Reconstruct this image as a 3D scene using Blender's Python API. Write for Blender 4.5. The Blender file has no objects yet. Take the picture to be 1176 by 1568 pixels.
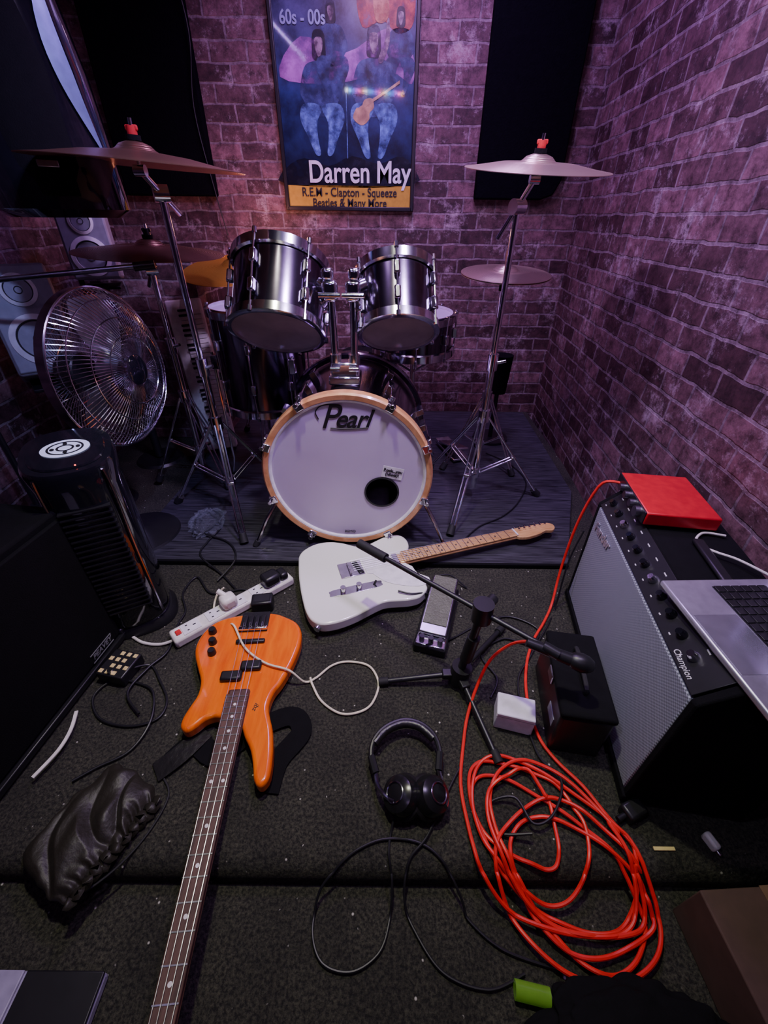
import bpy, bmesh, math, random
from mathutils import Vector, Matrix, Euler, noise
random.seed(7)
pi=math.pi
# ------------------------------------------------------------ materials
def M(name,col,rough=.5,metal=0.,coat=0.,noise=None,bump=None,emis=None,estr=1.,trans=0.,alpha=1.,spec=.5,sheen=0.,fade=None):
    m=bpy.data.materials.new(name); m.use_nodes=True; nt=m.node_tree; b=nt.nodes['Principled BSDF']
    b.inputs['Base Color'].default_value=(*col,1); b.inputs['Roughness'].default_value=rough
    b.inputs['Metallic'].default_value=metal; b.inputs['Coat Weight'].default_value=coat
    b.inputs['Coat Roughness'].default_value=.05; b.inputs['Transmission Weight'].default_value=trans
    b.inputs['Alpha'].default_value=alpha; b.inputs['Specular IOR Level'].default_value=spec
    if sheen: b.inputs['Sheen Weight'].default_value=sheen
    tc=nt.nodes.new('ShaderNodeTexCoord')
    sc,am=noise if noise else (40,.12)
    n=nt.nodes.new('ShaderNodeTexNoise'); n.inputs['Scale'].default_value=sc; n.inputs['Detail'].default_value=4
    nt.links.new(tc.outputs['Object'],n.inputs['Vector'])
    r=nt.nodes.new('ShaderNodeMapRange'); r.inputs['From Min'].default_value=.3; r.inputs['From Max'].default_value=.7
    r.inputs['To Min'].default_value=1-am; r.inputs['To Max'].default_value=1+am
    nt.links.new(n.outputs['Fac'],r.inputs['Value'])
    mx=nt.nodes.new('ShaderNodeVectorMath'); mx.operation='SCALE'; mx.inputs[0].default_value=col
    nt.links.new(r.outputs[0],mx.inputs['Scale']); nt.links.new(mx.outputs[0],b.inputs['Base Color'])
    if bump:
        n2=nt.nodes.new('ShaderNodeTexNoise'); n2.inputs['Scale'].default_value=bump[0]; n2.inputs['Detail'].default_value=3
        nt.links.new(tc.outputs['Object'],n2.inputs['Vector'])
        bp=nt.nodes.new('ShaderNodeBump'); bp.inputs['Strength'].default_value=bump[1]; bp.inputs['Distance'].default_value=.004
        nt.links.new(n2.outputs['Fac'],bp.inputs['Height']); nt.links.new(bp.outputs[0],b.inputs['Normal'])
    if fade:
        n3=nt.nodes.new('ShaderNodeTexNoise'); n3.inputs['Scale'].default_value=fade; n3.inputs['Detail'].default_value=6; n3.inputs['Roughness'].default_value=.65
        nt.links.new(tc.outputs['Object'],n3.inputs['Vector'])
        r3=nt.nodes.new('ShaderNodeMapRange'); r3.inputs['From Min'].default_value=.38; r3.inputs['From Max'].default_value=.6; r3.inputs['To Min'].default_value=.12; r3.inputs['To Max'].default_value=.95
        nt.links.new(n3.outputs['Fac'],r3.inputs[0]); nt.links.new(r3.outputs[0],b.inputs['Alpha'])
    if emis:
        b.inputs['Emission Color'].default_value=(*emis,1); b.inputs['Emission Strength'].default_value=estr
    return m
def ramp(nt,a,b,ca,cb):
    r=nt.nodes.new('ShaderNodeValToRGB'); e=r.color_ramp.elements
    e[0].position=a; e[0].color=(*ca,1); e[1].position=b; e[1].color=(*cb,1); return r
def mixc(nt,t,fac,a,b):
    m=nt.nodes.new('ShaderNodeMix'); m.data_type='RGBA'; m.blend_type=t
    def s(i,v):
        if isinstance(v,(int,float)): m.inputs[i].default_value=v
        elif isinstance(v,tuple): m.inputs[i].default_value=(*v,1)
        else: nt.links.new(v,m.inputs[i])
    s(0,fac); s(6,a); s(7,b); return m.outputs[2]
def brick_mat():
    m=bpy.data.materials.new('brick_wallpaper'); m.use_nodes=True; nt=m.node_tree; b=nt.nodes['Principled BSDF']
    tc=nt.nodes.new('ShaderNodeTexCoord'); sp=nt.nodes.new('ShaderNodeSeparateXYZ'); nt.links.new(tc.outputs['Object'],sp.inputs[0])
    ad=nt.nodes.new('ShaderNodeMath'); ad.operation='ADD'; nt.links.new(sp.outputs[0],ad.inputs[0]); nt.links.new(sp.outputs[1],ad.inputs[1])
    cb=nt.nodes.new('ShaderNodeCombineXYZ'); nt.links.new(ad.outputs[0],cb.inputs[0]); nt.links.new(sp.outputs[2],cb.inputs[1])
    nz=nt.nodes.new('ShaderNodeTexNoise'); nz.inputs['Scale'].default_value=9; nz.inputs['Detail'].default_value=5; nt.links.new(cb.outputs[0],nz.inputs['Vector'])
    vs=nt.nodes.new('ShaderNodeVectorMath'); vs.operation='SCALE'; vs.inputs['Scale'].default_value=.024; nt.links.new(nz.outputs['Color'],vs.inputs[0])
    va=nt.nodes.new('ShaderNodeVectorMath'); va.operation='ADD'; nt.links.new(cb.outputs[0],va.inputs[0]); nt.links.new(vs.outputs[0],va.inputs[1])
    br=nt.nodes.new('ShaderNodeTexBrick'); nt.links.new(va.outputs[0],br.inputs['Vector'])
    br.inputs['Scale'].default_value=1; br.inputs['Brick Width'].default_value=.175; br.inputs['Row Height'].default_value=.070
    br.inputs['Mortar Size'].default_value=.0058; br.inputs['Mortar Smooth'].default_value=.4; br.inputs['Bias'].default_value=-.15
    br.inputs['Color1'].default_value=(.080,.032,.038,1); br.inputs['Color2'].default_value=(.34,.18,.20,1); br.inputs['Mortar'].default_value=(.30,.225,.25,1)
    n1=nt.nodes.new('ShaderNodeTexNoise'); n1.inputs['Scale'].default_value=18; n1.inputs['Detail'].default_value=9; n1.inputs['Roughness'].default_value=.8; nt.links.new(cb.outputs[0],n1.inputs['Vector'])
    r1=ramp(nt,.38,.62,(.20,.17,.17),(1.0,1.0,1.0)); nt.links.new(n1.outputs['Fac'],r1.inputs[0])
    c=mixc(nt,'MULTIPLY',1.,br.outputs['Color'],r1.outputs[0])
    n2=nt.nodes.new('ShaderNodeTexNoise'); n2.inputs['Scale'].default_value=6; n2.inputs['Detail'].default_value=12; n2.inputs['Roughness'].default_value=.85; nt.links.new(cb.outputs[0],n2.inputs['Vector'])
    r2=ramp(nt,.53,.66,(0,0,0),(.75,.75,.75)); nt.links.new(n2.outputs['Fac'],r2.inputs[0])
    c=mixc(nt,'MIX',r2.outputs[0],c,(.60,.48,.52))
    nt.links.new(c,b.inputs['Base Color']); b.inputs['Roughness'].default_value=.6
    mr=nt.nodes.new('ShaderNodeMath'); mr.operation='MULTIPLY_ADD'; mr.inputs[1].default_value=-1.2; nt.links.new(br.outputs['Fac'],mr.inputs[0]); nt.links.new(n1.outputs['Fac'],mr.inputs[2])
    bp=nt.nodes.new('ShaderNodeBump'); bp.inputs['Strength'].default_value=.5; bp.inputs['Distance'].default_value=.006
    nt.links.new(mr.outputs[0],bp.inputs['Height']); nt.links.new(bp.outputs[0],b.inputs['Normal'])
    return m
def carpet_mat():
    m=bpy.data.materials.new('carpet'); m.use_nodes=True; nt=m.node_tree; b=nt.nodes['Principled BSDF']
    tc=nt.nodes.new('ShaderNodeTexCoord')
    n=nt.nodes.new('ShaderNodeTexNoise'); n.inputs['Scale'].default_value=150; n.inputs['Detail'].default_value=7; n.inputs['Roughness'].default_value=.75; nt.links.new(tc.outputs['Object'],n.inputs[0])
    r=ramp(nt,.42,.68,(.007,.008,.005),(.105,.105,.066)); nt.links.new(n.outputs['Fac'],r.inputs[0])
    n3=nt.nodes.new('ShaderNodeTexNoise'); n3.inputs['Scale'].default_value=9; n3.inputs['Detail'].default_value=5; nt.links.new(tc.outputs['Object'],n3.inputs[0])
    r3=ramp(nt,.35,.65,(.6,.6,.6),(1,1,1)); nt.links.new(n3.outputs['Fac'],r3.inputs[0])
    c=mixc(nt,'MULTIPLY',1.,r.outputs[0],r3.outputs[0])
    v=nt.nodes.new('ShaderNodeTexVoronoi'); v.inputs['Scale'].default_value=44; nt.links.new(tc.outputs['Object'],v.inputs['Vector'])
    r2=ramp(nt,.07,.13,(1,1,1),(0,0,0)); nt.links.new(v.outputs['Distance'],r2.inputs[0])
    n4=nt.nodes.new('ShaderNodeTexNoise'); n4.inputs['Scale'].default_value=31; nt.links.new(tc.outputs['Object'],n4.inputs[0])
    r4=ramp(nt,.55,.58,(0,0,0),(1,1,1)); nt.links.new(n4.outputs['Fac'],r4.inputs[0])
    f=mixc(nt,'MULTIPLY',1.,r2.outputs[0],r4.outputs[0])
    c=mixc(nt,'MIX',f,c,(.6,.6,.5))
    nt.links.new(c,b.inputs['Base Color']); b.inputs['Roughness'].default_value=.75
    bp=nt.nodes.new('ShaderNodeBump'); bp.inputs['Strength'].default_value=.9; bp.inputs['Distance'].default_value=.005
    nt.links.new(n.outputs['Fac'],bp.inputs['Height']); nt.links.new(bp.outputs[0],b.inputs['Normal'])
    return m
def wood_mat(name,c1,c2,scale=(1,14,14),rough=.35,coat=0.):
    m=bpy.data.materials.new(name); m.use_nodes=True; nt=m.node_tree; b=nt.nodes['Principled BSDF']
    tc=nt.nodes.new('ShaderNodeTexCoord'); mp=nt.nodes.new('ShaderNodeMapping'); mp.inputs['Scale'].default_value=scale
    nt.links.new(tc.outputs['Object'],mp.inputs[0])
    n=nt.nodes.new('ShaderNodeTexNoise'); n.inputs['Scale'].default_value=6; n.inputs['Detail'].default_value=7; n.inputs['Distortion'].default_value=.6
    nt.links.new(mp.outputs[0],n.inputs[0]); r=ramp(nt,.3,.7,c1,c2); nt.links.new(n.outputs['Fac'],r.inputs[0])
    nt.links.new(r.outputs[0],b.inputs['Base Color']); b.inputs['Roughness'].default_value=rough; b.inputs['Coat Weight'].default_value=coat
    b.inputs['Coat Roughness'].default_value=.06
    return m
def cymbal_mat(name,col,rough):
    m=bpy.data.materials.new(name); m.use_nodes=True; nt=m.node_tree; b=nt.nodes['Principled BSDF']
    b.inputs['Base Color'].default_value=(*col,1); b.inputs['Metallic'].default_value=.92; b.inputs['Roughness'].default_value=rough
    tc=nt.nodes.new('ShaderNodeTexCoord'); w=nt.nodes.new('ShaderNodeTexWave'); w.wave_type='RINGS'; w.rings_direction='Z'; w.inputs['Scale'].default_value=60; w.inputs['Distortion'].default_value=.6
    nt.links.new(tc.outputs['Object'],w.inputs[0]); bp=nt.nodes.new('ShaderNodeBump'); bp.inputs['Strength'].default_value=.4; bp.inputs['Distance'].default_value=.002
    nt.links.new(w.outputs['Fac'],bp.inputs['Height']); nt.links.new(bp.outputs[0],b.inputs['Normal'])
    return m
def grille_mat():
    m=bpy.data.materials.new('grille_cloth'); m.use_nodes=True; nt=m.node_tree; b=nt.nodes['Principled BSDF']
    tc=nt.nodes.new('ShaderNodeTexCoord'); ck=nt.nodes.new('ShaderNodeTexChecker'); ck.inputs['Scale'].default_value=230
    ck.inputs['Color1'].default_value=(.42,.44,.52,1); ck.inputs['Color2'].default_value=(.12,.13,.16,1)
    nt.links.new(tc.outputs['Object'],ck.inputs[0]); nt.links.new(ck.outputs[0],b.inputs['Base Color']); b.inputs['Roughness'].default_value=.6
    return m
BRICK=brick_mat(); CARPET=carpet_mat()
LAM=wood_mat('dark_laminate',(.008,.008,.012),(.07,.068,.085),(1.5,22,1),.45)
BLACK=M('black_plastic',(.012,.012,.014),.38); BLACKG=M('black_gloss',(.008,.008,.012),.08,coat=1.)
BLACKM=M('black_matte',(.005,.005,.006),.9,bump=(300,.3),spec=.15); RUB=M('rubber',(.012,.012,.013),.7)
FOAM=M('acoustic_foam',(.004,.004,.006),1.,spec=.03,bump=(120,.6))
CHROME=M('chrome',(.85,.85,.9),.14,1.); STEEL=M('steel',(.45,.45,.48),.28,1.); DCHROME=M('smoked_chrome',(.35,.34,.4),.18,1.)
SHELL=M('drum_lacquer',(.17,.145,.19),.18,1.,coat=.3,spec=.8)
HOOPW=wood_mat('hoop_wood',(.58,.27,.10),(.82,.45,.2),(4,4,4),.3,.6)
HEADW=M('drum_head_white',(.62,.54,.69),.42,noise=(3,.08)); HEADC=M('drum_head_smoked',(.34,.28,.29),.35,noise=(9,.25))
INK=M('ink_black',(.01,.01,.012),.5); PAPER=M('paper_white',(.8,.8,.8),.6)
ORANGE=wood_mat('orange_lacquer',(.78,.105,.002),(.96,.20,.005),(9,1.6,1),.22,.5)
WHITEG=M('white_lacquer',(.86,.89,.78),.2,coat=.8,noise=(3,.03)); MAPLE=wood_mat('maple',(.55,.30,.10),(.78,.48,.20),(3,18,3),.3,.6)
ROSE=wood_mat('rosewood',(.05,.022,.016),(.12,.055,.04),(16,2,2),.6); PEARLD=M('dot_inlay',(.8,.78,.75),.3)
WHITEP=M('white_plastic',(.80,.79,.70),.35); CREAM=M('cream_cable',(.82,.78,.55),.4); REDC=M('red_cable',(.78,.022,.016),.42)
REDM=M('red_metal',(.65,.012,.025),.35,.2); BLKC=M('black_cable',(.010,.010,.012),.45); SILV=M('aluminium',(.62,.62,.70),.35,.8)
GRILLE=grille_mat(); LEATHER=M('black_leather',(.012,.011,.012),.35,bump=(60,.4)); BAGL=M('bag_leatherette',(.020,.018,.012),.5,bump=(90,.3))
BRONZE=cymbal_mat('cymbal_bronze',(.42,.23,.14),.36); BRONZEL=cymbal_mat('cymbal_bright',(.92,.76,.55),.30); BRASS=cymbal_mat('cymbal_brass',(.98,.55,.08),.42)
FELT=M('red_felt',(.6,.02,.02),.8); GREY=M('grey_speaker',(.26,.26,.31),.5); CONE=M('speaker_cone',(.03,.03,.035),.5)
GOLD=M('gold_dots',(.75,.62,.25),.4); CARD=M('cardboard',(.09,.05,.038),.8); LAV=M('lavender_plastic',(.36,.33,.46),.35)
GREEN=M('green_glass',(.20,.42,.05),.1,trans=.4,emis=(.25,.6,.03),estr=.04); REDLED=M('red_led',(1,.1,.05),.3,emis=(1,.05,.02),estr=6)  # green_glass: faint emission stands in for green light on the bottle
CLEAR=M('clear_film',(.5,.55,.7),.06,alpha=.08,coat=1.,bump=(40,1.))
KEYW=M('key_white',(.8,.78,.7),.3)
# ------------------------------------------------------------ mesh helpers
def link(ob,parent=None):
    bpy.context.collection.objects.link(ob)
    if parent: ob.parent=parent
    return ob
def mesh_obj(name,vs,fs,mat,parent=None,bevel=0,mtx=None,ang=35,bseg=2,clean=False):
    me=bpy.data.meshes.new(name); me.from_pydata([tuple(v) for v in vs],[],fs); me.update()
    bm=bmesh.new(); bm.from_mesh(me)
    if clean: bmesh.ops.remove_doubles(bm,verts=bm.verts,dist=1e-5)
    bmesh.ops.recalc_face_normals(bm,faces=bm.faces); bm.to_mesh(me); bm.free()
    me.polygons.foreach_set('use_smooth',[True]*len(me.polygons)); me.set_sharp_from_angle(angle=math.radians(ang))
    me.materials.append(mat); ob=bpy.data.objects.new(name,me); link(ob,parent)
    if mtx is not None: ob.matrix_local=mtx
    if bevel:
        b=ob.modifiers.new('b','BEVEL'); b.width=bevel; b.segments=bseg; b.limit_method='ANGLE'; b.angle_limit=math.radians(40)
    return ob
def frame(o,z,x=None):
    z=Vector(z).normalized(); x=Vector(x) if x else (Vector((1,0,0)) if abs(z.x)<.9 else Vector((0,1,0)))
    y=z.cross(x).normalized(); x=y.cross(z)
    m=Matrix.Identity(4)
    for i in range(3): m[i][0]=x[i]; m[i][1]=y[i]; m[i][2]=z[i]; m[i][3]=o[i]
    return m
def crom(pts,n=6,closed=False):
    P=[Vector(p) for p in pts]; N=len(P); out=[]
    rng=range(N) if closed else range(N-1)
    for i in rng:
        if closed: a,b,c,d=P[i-1],P[i],P[(i+1)%N],P[(i+2)%N]
        else: a,b,c,d=P[max(i-1,0)],P[i],P[i+1],P[min(i+2,N-1)]
        for k in range(n):
            t=k/n; out.append(.5*((2*b)+(c-a)*t+(2*a-5*b+4*c-d)*t*t+(3*b-a-3*c+d)*t**3))
    if not closed: out.append(P[-1])
    return out
def tube_data(pts,r,seg=8,closed=False,r2=None):
    P=[Vector(p) for p in pts]; N=len(P); vs=[];fs=[]
    nrm=None
    for i,p in enumerate(P):
        if closed: t=(P[(i+1)%N]-P[i-1])
        else: t=P[min(i+1,N-1)]-P[max(i-1,0)]
        if t.length<1e-9: t=Vector((0,0,1))
        t.normalize()
        if nrm is None:
            nrm=t.orthogonal().normalized()
        else:
            nrm=(nrm-t*nrm.dot(t))
            nrm=nrm.normalized() if nrm.length>1e-6 else t.orthogonal().normalized()
        b=t.cross(nrm); rr=r if r2 is None else r+(r2-r)*i/(N-1)
        for k in range(seg):
            a=2*pi*k/seg; vs.append(p+(nrm*math.cos(a)+b*math.sin(a))*rr)
    rng=N if closed else N-1
    for i in range(rng):
        j=(i+1)%N
        for k in range(seg):
            l=(k+1)%seg; fs.append((i*seg+k,i*seg+l,j*seg+l,j*seg+k))
    if not closed: fs.append(tuple(range(seg))[::-1]); fs.append(tuple((N-1)*seg+k for k in range(seg)))
    return vs,fs
def merge(datas):
    V=[];F=[]
    for vs,fs in datas:
        o=len(V); V+=list(vs); F+=[tuple(i+o for i in f) for f in fs]
    return V,F
def box_data(c,d,rz=0,m=None):
    vs=[]
    for x in (-.5,.5):
        for y in (-.5,.5):
            for z in (-.5,.5):
                v=Vector((x*d[0],y*d[1],z*d[2])); 
                if rz: v=Matrix.Rotation(rz,3,'Z')@v
                if m: v=m@v
                vs.append(v+Vector(c))
    return vs,[(0,1,3,2),(4,6,7,5),(0,4,5,1),(2,3,7,6),(0,2,6,4),(1,5,7,3)]
def lathe_data(prof,seg=48,m=None):
    vs=[];fs=[];n=len(prof)
    for k in range(seg):
        a=2*pi*k/seg
        for r,z in prof:
            v=Vector((r*math.cos(a),r*math.sin(a),z)); vs.append(m@v if m else v)
    for k in range(seg):
        l=(k+1)%seg
        for i in range(n-1): fs.append((k*n+i,l*n+i,l*n+i+1,k*n+i+1))
    return vs,fs
class G:
    def __init__(s,name,loc=(0,0,0),rz=0,rot=None,parent=None):
        e=bpy.data.objects.new(name,None); e.empty_display_size=.05; link(e,parent); e.location=loc; e.rotation_euler=rot if rot else (0,0,rz); s.e=e
    def mesh(s,n,d,mat,bevel=0,mtx=None,ang=35,clean=False,bseg=2): return mesh_obj(n,d[0],d[1],mat,s.e,bevel,mtx,ang,bseg,clean)
    def box(s,n,c,d,mat,rz=0,bevel=.003,m=None): return s.mesh(n,box_data(c,d,rz,m),mat,bevel)
    def cyl(s,n,a,b,r,mat,r2=None,seg=20):
        return s.mesh(n,tube_data([a,b],r,seg,False,r2),mat)
    def tube(s,n,pts,r,mat,seg=8,k=6,closed=False): return s.mesh(n,tube_data(crom(pts,k,closed) if k else pts,r,seg,closed),mat)
    def lathe(s,n,prof,mat,o=(0,0,0),z=(0,0,1),seg=48,ang=35): return s.mesh(n,lathe_data(prof,seg),mat,mtx=frame(o,z),ang=ang,clean=True)
    def poly(s,n,pts,z0,z1,mat,bevel=0,k=0,bseg=3,mtx=None):
        if k: pts=[(p.x,p.y) for p in crom([(a,b,0) for a,b in pts],k,True)]
        N=len(pts); vs=[(x,y,z0) for x,y in pts]+[(x,y,z1) for x,y in pts]
        fs=[tuple(range(N))[::-1],tuple(range(N,2*N))]+[(i,(i+1)%N,N+(i+1)%N,N+i) for i in range(N)]
        return s.mesh(n,(vs,fs),mat,bevel,mtx=mtx,bseg=bseg,ang=40)
    def text(s,n,body,size,mat,mtx,shear=0,off=0,ext=.0005,ax='CENTER',sx=1.,sp=1.):
        c=bpy.data.curves.new('tmp','FONT'); c.body=body; c.size=size; c.shear=shear; c.offset=off; c.extrude=ext; c.align_x=ax; c.align_y='CENTER'; c.space_character=sp
        o=bpy.data.objects.new('tmp',c); bpy.context.collection.objects.link(o); bpy.context.view_layer.update()
        me=bpy.data.meshes.new_from_object(o.evaluated_get(bpy.context.evaluated_depsgraph_get())); bpy.data.objects.remove(o)
        me.name=n; me.materials.clear(); me.materials.append(mat); ob=bpy.data.objects.new(n,me); link(ob,s.e); ob.matrix_local=mtx@Matrix.Diagonal((sx,1,1,1)); return ob
def cable(name,pts,r,mat,k=8,seg=8):
    d=tube_data(crom(pts,k),r,seg); return mesh_obj(name,d[0],d[1],mat)

# ------------------------------------------------------------ room
def wall(name,p,ang,L,z0,z1,th=.08):
    vs,fs=box_data((L/2,th/2,(z0+z1)/2),(L,th,z1-z0))
    o=mesh_obj(name,vs,fs,BRICK); o.location=(p[0],p[1],0); o.rotation_euler=(0,0,ang); return o
ZF=-.06; ZC=2.42; SE=.277
wall('wall_back',(-1.6,2.78),0,2.75,ZF,ZC)
ra=math.atan2(-3.9,-.068*3.9)
wall('wall_right',(1.022,2.80),ra,3.9,ZF,ZC)
wall('wall_left',(-1.5,-1.05),pi/2,3.9,ZF,ZC)
o=mesh_obj('wall_front',*box_data((-.35,-1.09,(ZF+ZC)/2),(2.5,.08,ZC-ZF)),M('dark_wall',(.05,.045,.06),.8))
mesh_obj('ceiling',*box_data((-.25,.9,ZC+.04),(2.8,4.0,.08)),M('ceiling_paint',(.06,.055,.075),.9))
mesh_obj('floor',*box_data((-.25,.9,ZF-.04),(2.8,4.0,.08)),CARPET)
prof=[(2.777,ZF),(2.777,0)]+[(SE+.045-.045*math.sin(a),-.045+.045*math.cos(a)) for a in [i*pi/2/8 for i in range(9)]]+[(SE,ZF)]
n_=len(prof); vs=[(-1.49,y,z) for y,z in prof]+[(.97,y,z) for y,z in prof]
mesh_obj('floor_stage',vs,[tuple(range(n_)),tuple(range(n_,2*n_))[::-1]]+[(i,(i+1)%n_,n_+(i+1)%n_,n_+i) for i in range(n_)],CARPET)
g=G('drum_mat'); g.poly('board',[(-1.0,1.2),(.70,1.195),(.90,1.72),(.93,2.72),(-.92,2.72)],.0,.02,LAM,.004)
g.box('edge_trim',(-.15,1.196,.011),(1.70,.012,.018),BLACKM,bevel=.002)
for nm,x0,x1 in (('acoustic_panel',-1.36,-.89),('acoustic_panel.001',.452,.885)):
    pts=[(x0,1.17),(x1-.09,1.17),(x1-.03,1.19),(x1,1.25),(x1,2.36),(x0,2.36)] if x0>0 else [(x0,1.17),(x1,1.17),(x1,2.36),(x0,2.36)]
    g=G(nm); mt=frame((0,2.78,0),(0,-1,0),(1,0,0)); g.poly('foam',pts,0.0,.05,FOAM,.008,mtx=mt)
g=G('brick_pier'); g.box('block',(-1.2,2.54,.455),(.54,.46,.91),BRICK,bevel=.004)
g=G('wall_cable'); g.tube('lead',[(-.93,2.72,2.3),(-.91,2.71,2.0),(-.88,2.715,1.75),(-.92,2.72,1.5),(-.89,2.72,1.2),(-.86,2.72,1.0)],.003,BLKC)

# ------------------------------------------------------------ poster
g=G('framed_poster')
px0,px1,pz0,pz1=-.527,.127,1.124,2.07
def poster_print():
    m=bpy.data.materials.new('poster_print'); m.use_nodes=True; nt=m.node_tree; b=nt.nodes['Principled BSDF']
    tc=nt.nodes.new('ShaderNodeTexCoord'); sp=nt.nodes.new('ShaderNodeSeparateXYZ'); nt.links.new(tc.outputs['Object'],sp.inputs[0])
    mr=nt.nodes.new('ShaderNodeMapRange'); mr.inputs['From Min'].default_value=1.25; mr.inputs['From Max'].default_value=1.95; nt.links.new(sp.outputs[2],mr.inputs[0])
    r=ramp(nt,0,1,(.004,.007,.022),(.06,.06,.12)); e=r.color_ramp.elements.new(.45); e.color=(.012,.026,.095,1); nt.links.new(mr.outputs[0],r.inputs[0])
    n=nt.nodes.new('ShaderNodeTexNoise'); n.inputs['Scale'].default_value=9; n.inputs['Detail'].default_value=8; n.inputs['Roughness'].default_value=.65; nt.links.new(tc.outputs['Object'],n.inputs[0])
    r2=ramp(nt,.36,.68,(.15,.18,.3),(2.0,2.0,2.0)); nt.links.new(n.outputs['Fac'],r2.inputs[0])
    c=mixc(nt,'MULTIPLY',1.,r.outputs[0],r2.outputs[0]); nt.links.new(c,b.inputs['Base Color'])
    b.inputs['Roughness'].default_value=.3; b.inputs['Coat Weight'].default_value=1; b.inputs['Coat Roughness'].default_value=.04
    return m
PB=poster_print()
PB2=M('poster_mid',(.04,.065,.17),.35,coat=1.,noise=(18,.8),fade=16); PB3=M('poster_pale',(.11,.21,.50),.35,coat=1.,noise=(26,.8),fade=22); PT=M('poster_text_pale',(.30,.36,.6),.35,coat=1.)
PS=M('poster_skin',(.22,.16,.20),.35,coat=1.,noise=(30,.6),fade=30)
PY=M('poster_yellow',(.55,.38,.04),.35,coat=1.); PW=M('poster_white',(.8,.8,.88),.35,coat=1.); PR=M('poster_red',(.42,.07,.05),.35,coat=1.,noise=(18,.8),fade=12); PK=M('poster_black',(.004,.006,.016),.35,coat=1.,noise=(20,.5),fade=10)
PG=M('poster_guitar',(.45,.30,.16),.35,coat=1.,noise=(30,.4)); PGL=M('poster_stage_glow',(.35,.12,.40),.35,coat=1.,noise=(8,.8),fade=7)
g.box('backing',((px0+px1)/2,2.772,(pz0+pz1)/2),(px1-px0,.012,pz1-pz0),PB,bevel=0)
for n,c,d in (('frame_l',(px0,2.765,(pz0+pz1)/2),(.018,.028,pz1-pz0+.018)),('frame_r',(px1,2.765,(pz0+pz1)/2),(.018,.028,pz1-pz0+.018)),('frame_b',((px0+px1)/2,2.765,pz0),(px1-px0,.028,.018)),('frame_t',((px0+px1)/2,2.765,pz1),(px1-px0,.028,.018))): g.box(n,c,d,BLACK)
def pp(n,pts,mat,lay,k=5):
    g.poly(n,pts,0,.0004,mat,k=k,mtx=frame((0,2.766-lay*.0006,0),(0,-1,0),(1,0,0)))
pp('yellow_band',[(px0+.01,pz0+.008),(px1-.01,pz0+.008),(px1-.01,1.222),(px0+.01,1.222)],PY,1,0)
pp('stage_glow',[(px0+.02,1.62),(-.40,1.75),(-.2,1.70),(0,1.78),(px1-.02,1.70),(px1-.02,1.60),(0,1.64),(-.25,1.60)],PGL,1,4)
def figure(n,x,z,s,m1,m2):
    pp(n+'_torso',[(x-.06*s,z),(x-.10*s,z+.06*s),(x-.115*s,z+.10*s),(x-.085*s,z+.19*s),(x-.03*s,z+.215*s),(x+.03*s,z+.215*s),(x+.085*s,z+.19*s),(x+.12*s,z+.1*s),(x+.09*s,z+.05*s),(x+.06*s,z)],m1,2)
    pp(n+'_hair',[(x-.036*s,z+.26*s),(x-.03*s,z+.22*s),(x+.03*s,z+.22*s),(x+.036*s,z+.27*s),(x+.025*s,z+.325*s),(x-.025*s,z+.325*s)],PK,3)
    pp(n+'_face',[(x-.02*s,z+.265*s),(x,z+.228*s),(x+.02*s,z+.265*s),(x+.018*s,z+.30*s),(x-.018*s,z+.30*s)],PS,4)
    pp(n+'_leg_a',[(x-.05*s,z-.17*s),(x-.085*s,z-.10*s),(x-.125*s,z-.02*s),(x-.11*s,z+.04*s),(x-.05*s,z+.05*s),(x,z+.03*s),(x-.03*s,z-.03*s),(x-.03*s,z-.10*s),(x-.02*s,z-.17*s)],m2,4)
    pp(n+'_leg_b',[(x+.05*s,z-.17*s),(x+.085*s,z-.10*s),(x+.125*s,z-.02*s),(x+.11*s,z+.04*s),(x+.05*s,z+.05*s),(x,z+.03*s),(x+.03*s,z-.03*s),(x+.03*s,z-.10*s),(x+.02*s,z-.17*s)],m2,4)
figure('seated_man',-.32,1.49,.85,PB2,PB3); figure('guitarist',-.07,1.49,.9,PB2,PB3); figure('standing_man',-.26,1.66,.6,PB2,PB2); figure('side_man',.05,1.66,.55,PB2,PB2)
pp('guitar_neck',[(-.14,1.520),(-.01,1.580),(.05,1.612),(.052,1.602),(-.01,1.570),(-.135,1.508)],PG,7,0)
pp('guitar_body',[(-.17,1.48),(-.155,1.515),(-.13,1.52),(-.115,1.545),(-.08,1.55),(-.07,1.52),(-.09,1.50),(-.095,1.475),(-.13,1.455)],PG,6)
pp('raised_arm',[(-.05,1.68),(-.02,1.74),(-.01,1.80),(.0,1.80),(.0,1.73),(-.03,1.67)],PS,5)
pp('microphone_stand_print',[(-.205,1.33),(-.201,1.33),(-.199,1.60),(-.203,1.60)],PB3,6,0)
pp('dark_ground',[(px0+.01,1.222),(px0+.01,1.29),(-.42,1.33),(-.3,1.30),(-.18,1.34),(-.05,1.31),(.05,1.34),(px1-.01,1.31),(px1-.01,1.222)],PK,1,3)
pp('red_faces',[(-.12,1.78),(-.14,1.90),(-.04,1.97),(.05,1.95),(.10,1.97),(.108,1.80),(.04,1.76),(-.03,1.80)],PR,2)
pp('face_b',[(-.06,1.80),(-.07,1.87),(-.02,1.88),(.0,1.83),(-.02,1.795)],M('poster_orange',(.5,.2,.08),.35,coat=1.,fade=25),4)
g.text('title','Darren May',.125,PW,frame((-.145,2.760,1.272),(0,-1,0),(1,0,0)),off=.0018,ext=.0003,sx=.86)
g.text('line_a','R.E.M - Clapton - Squeeze',.052,INK,frame((-.2,2.762,1.192),(0,-1,0),(1,0,0)),off=.0007,ext=.0003,sx=.9)
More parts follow.
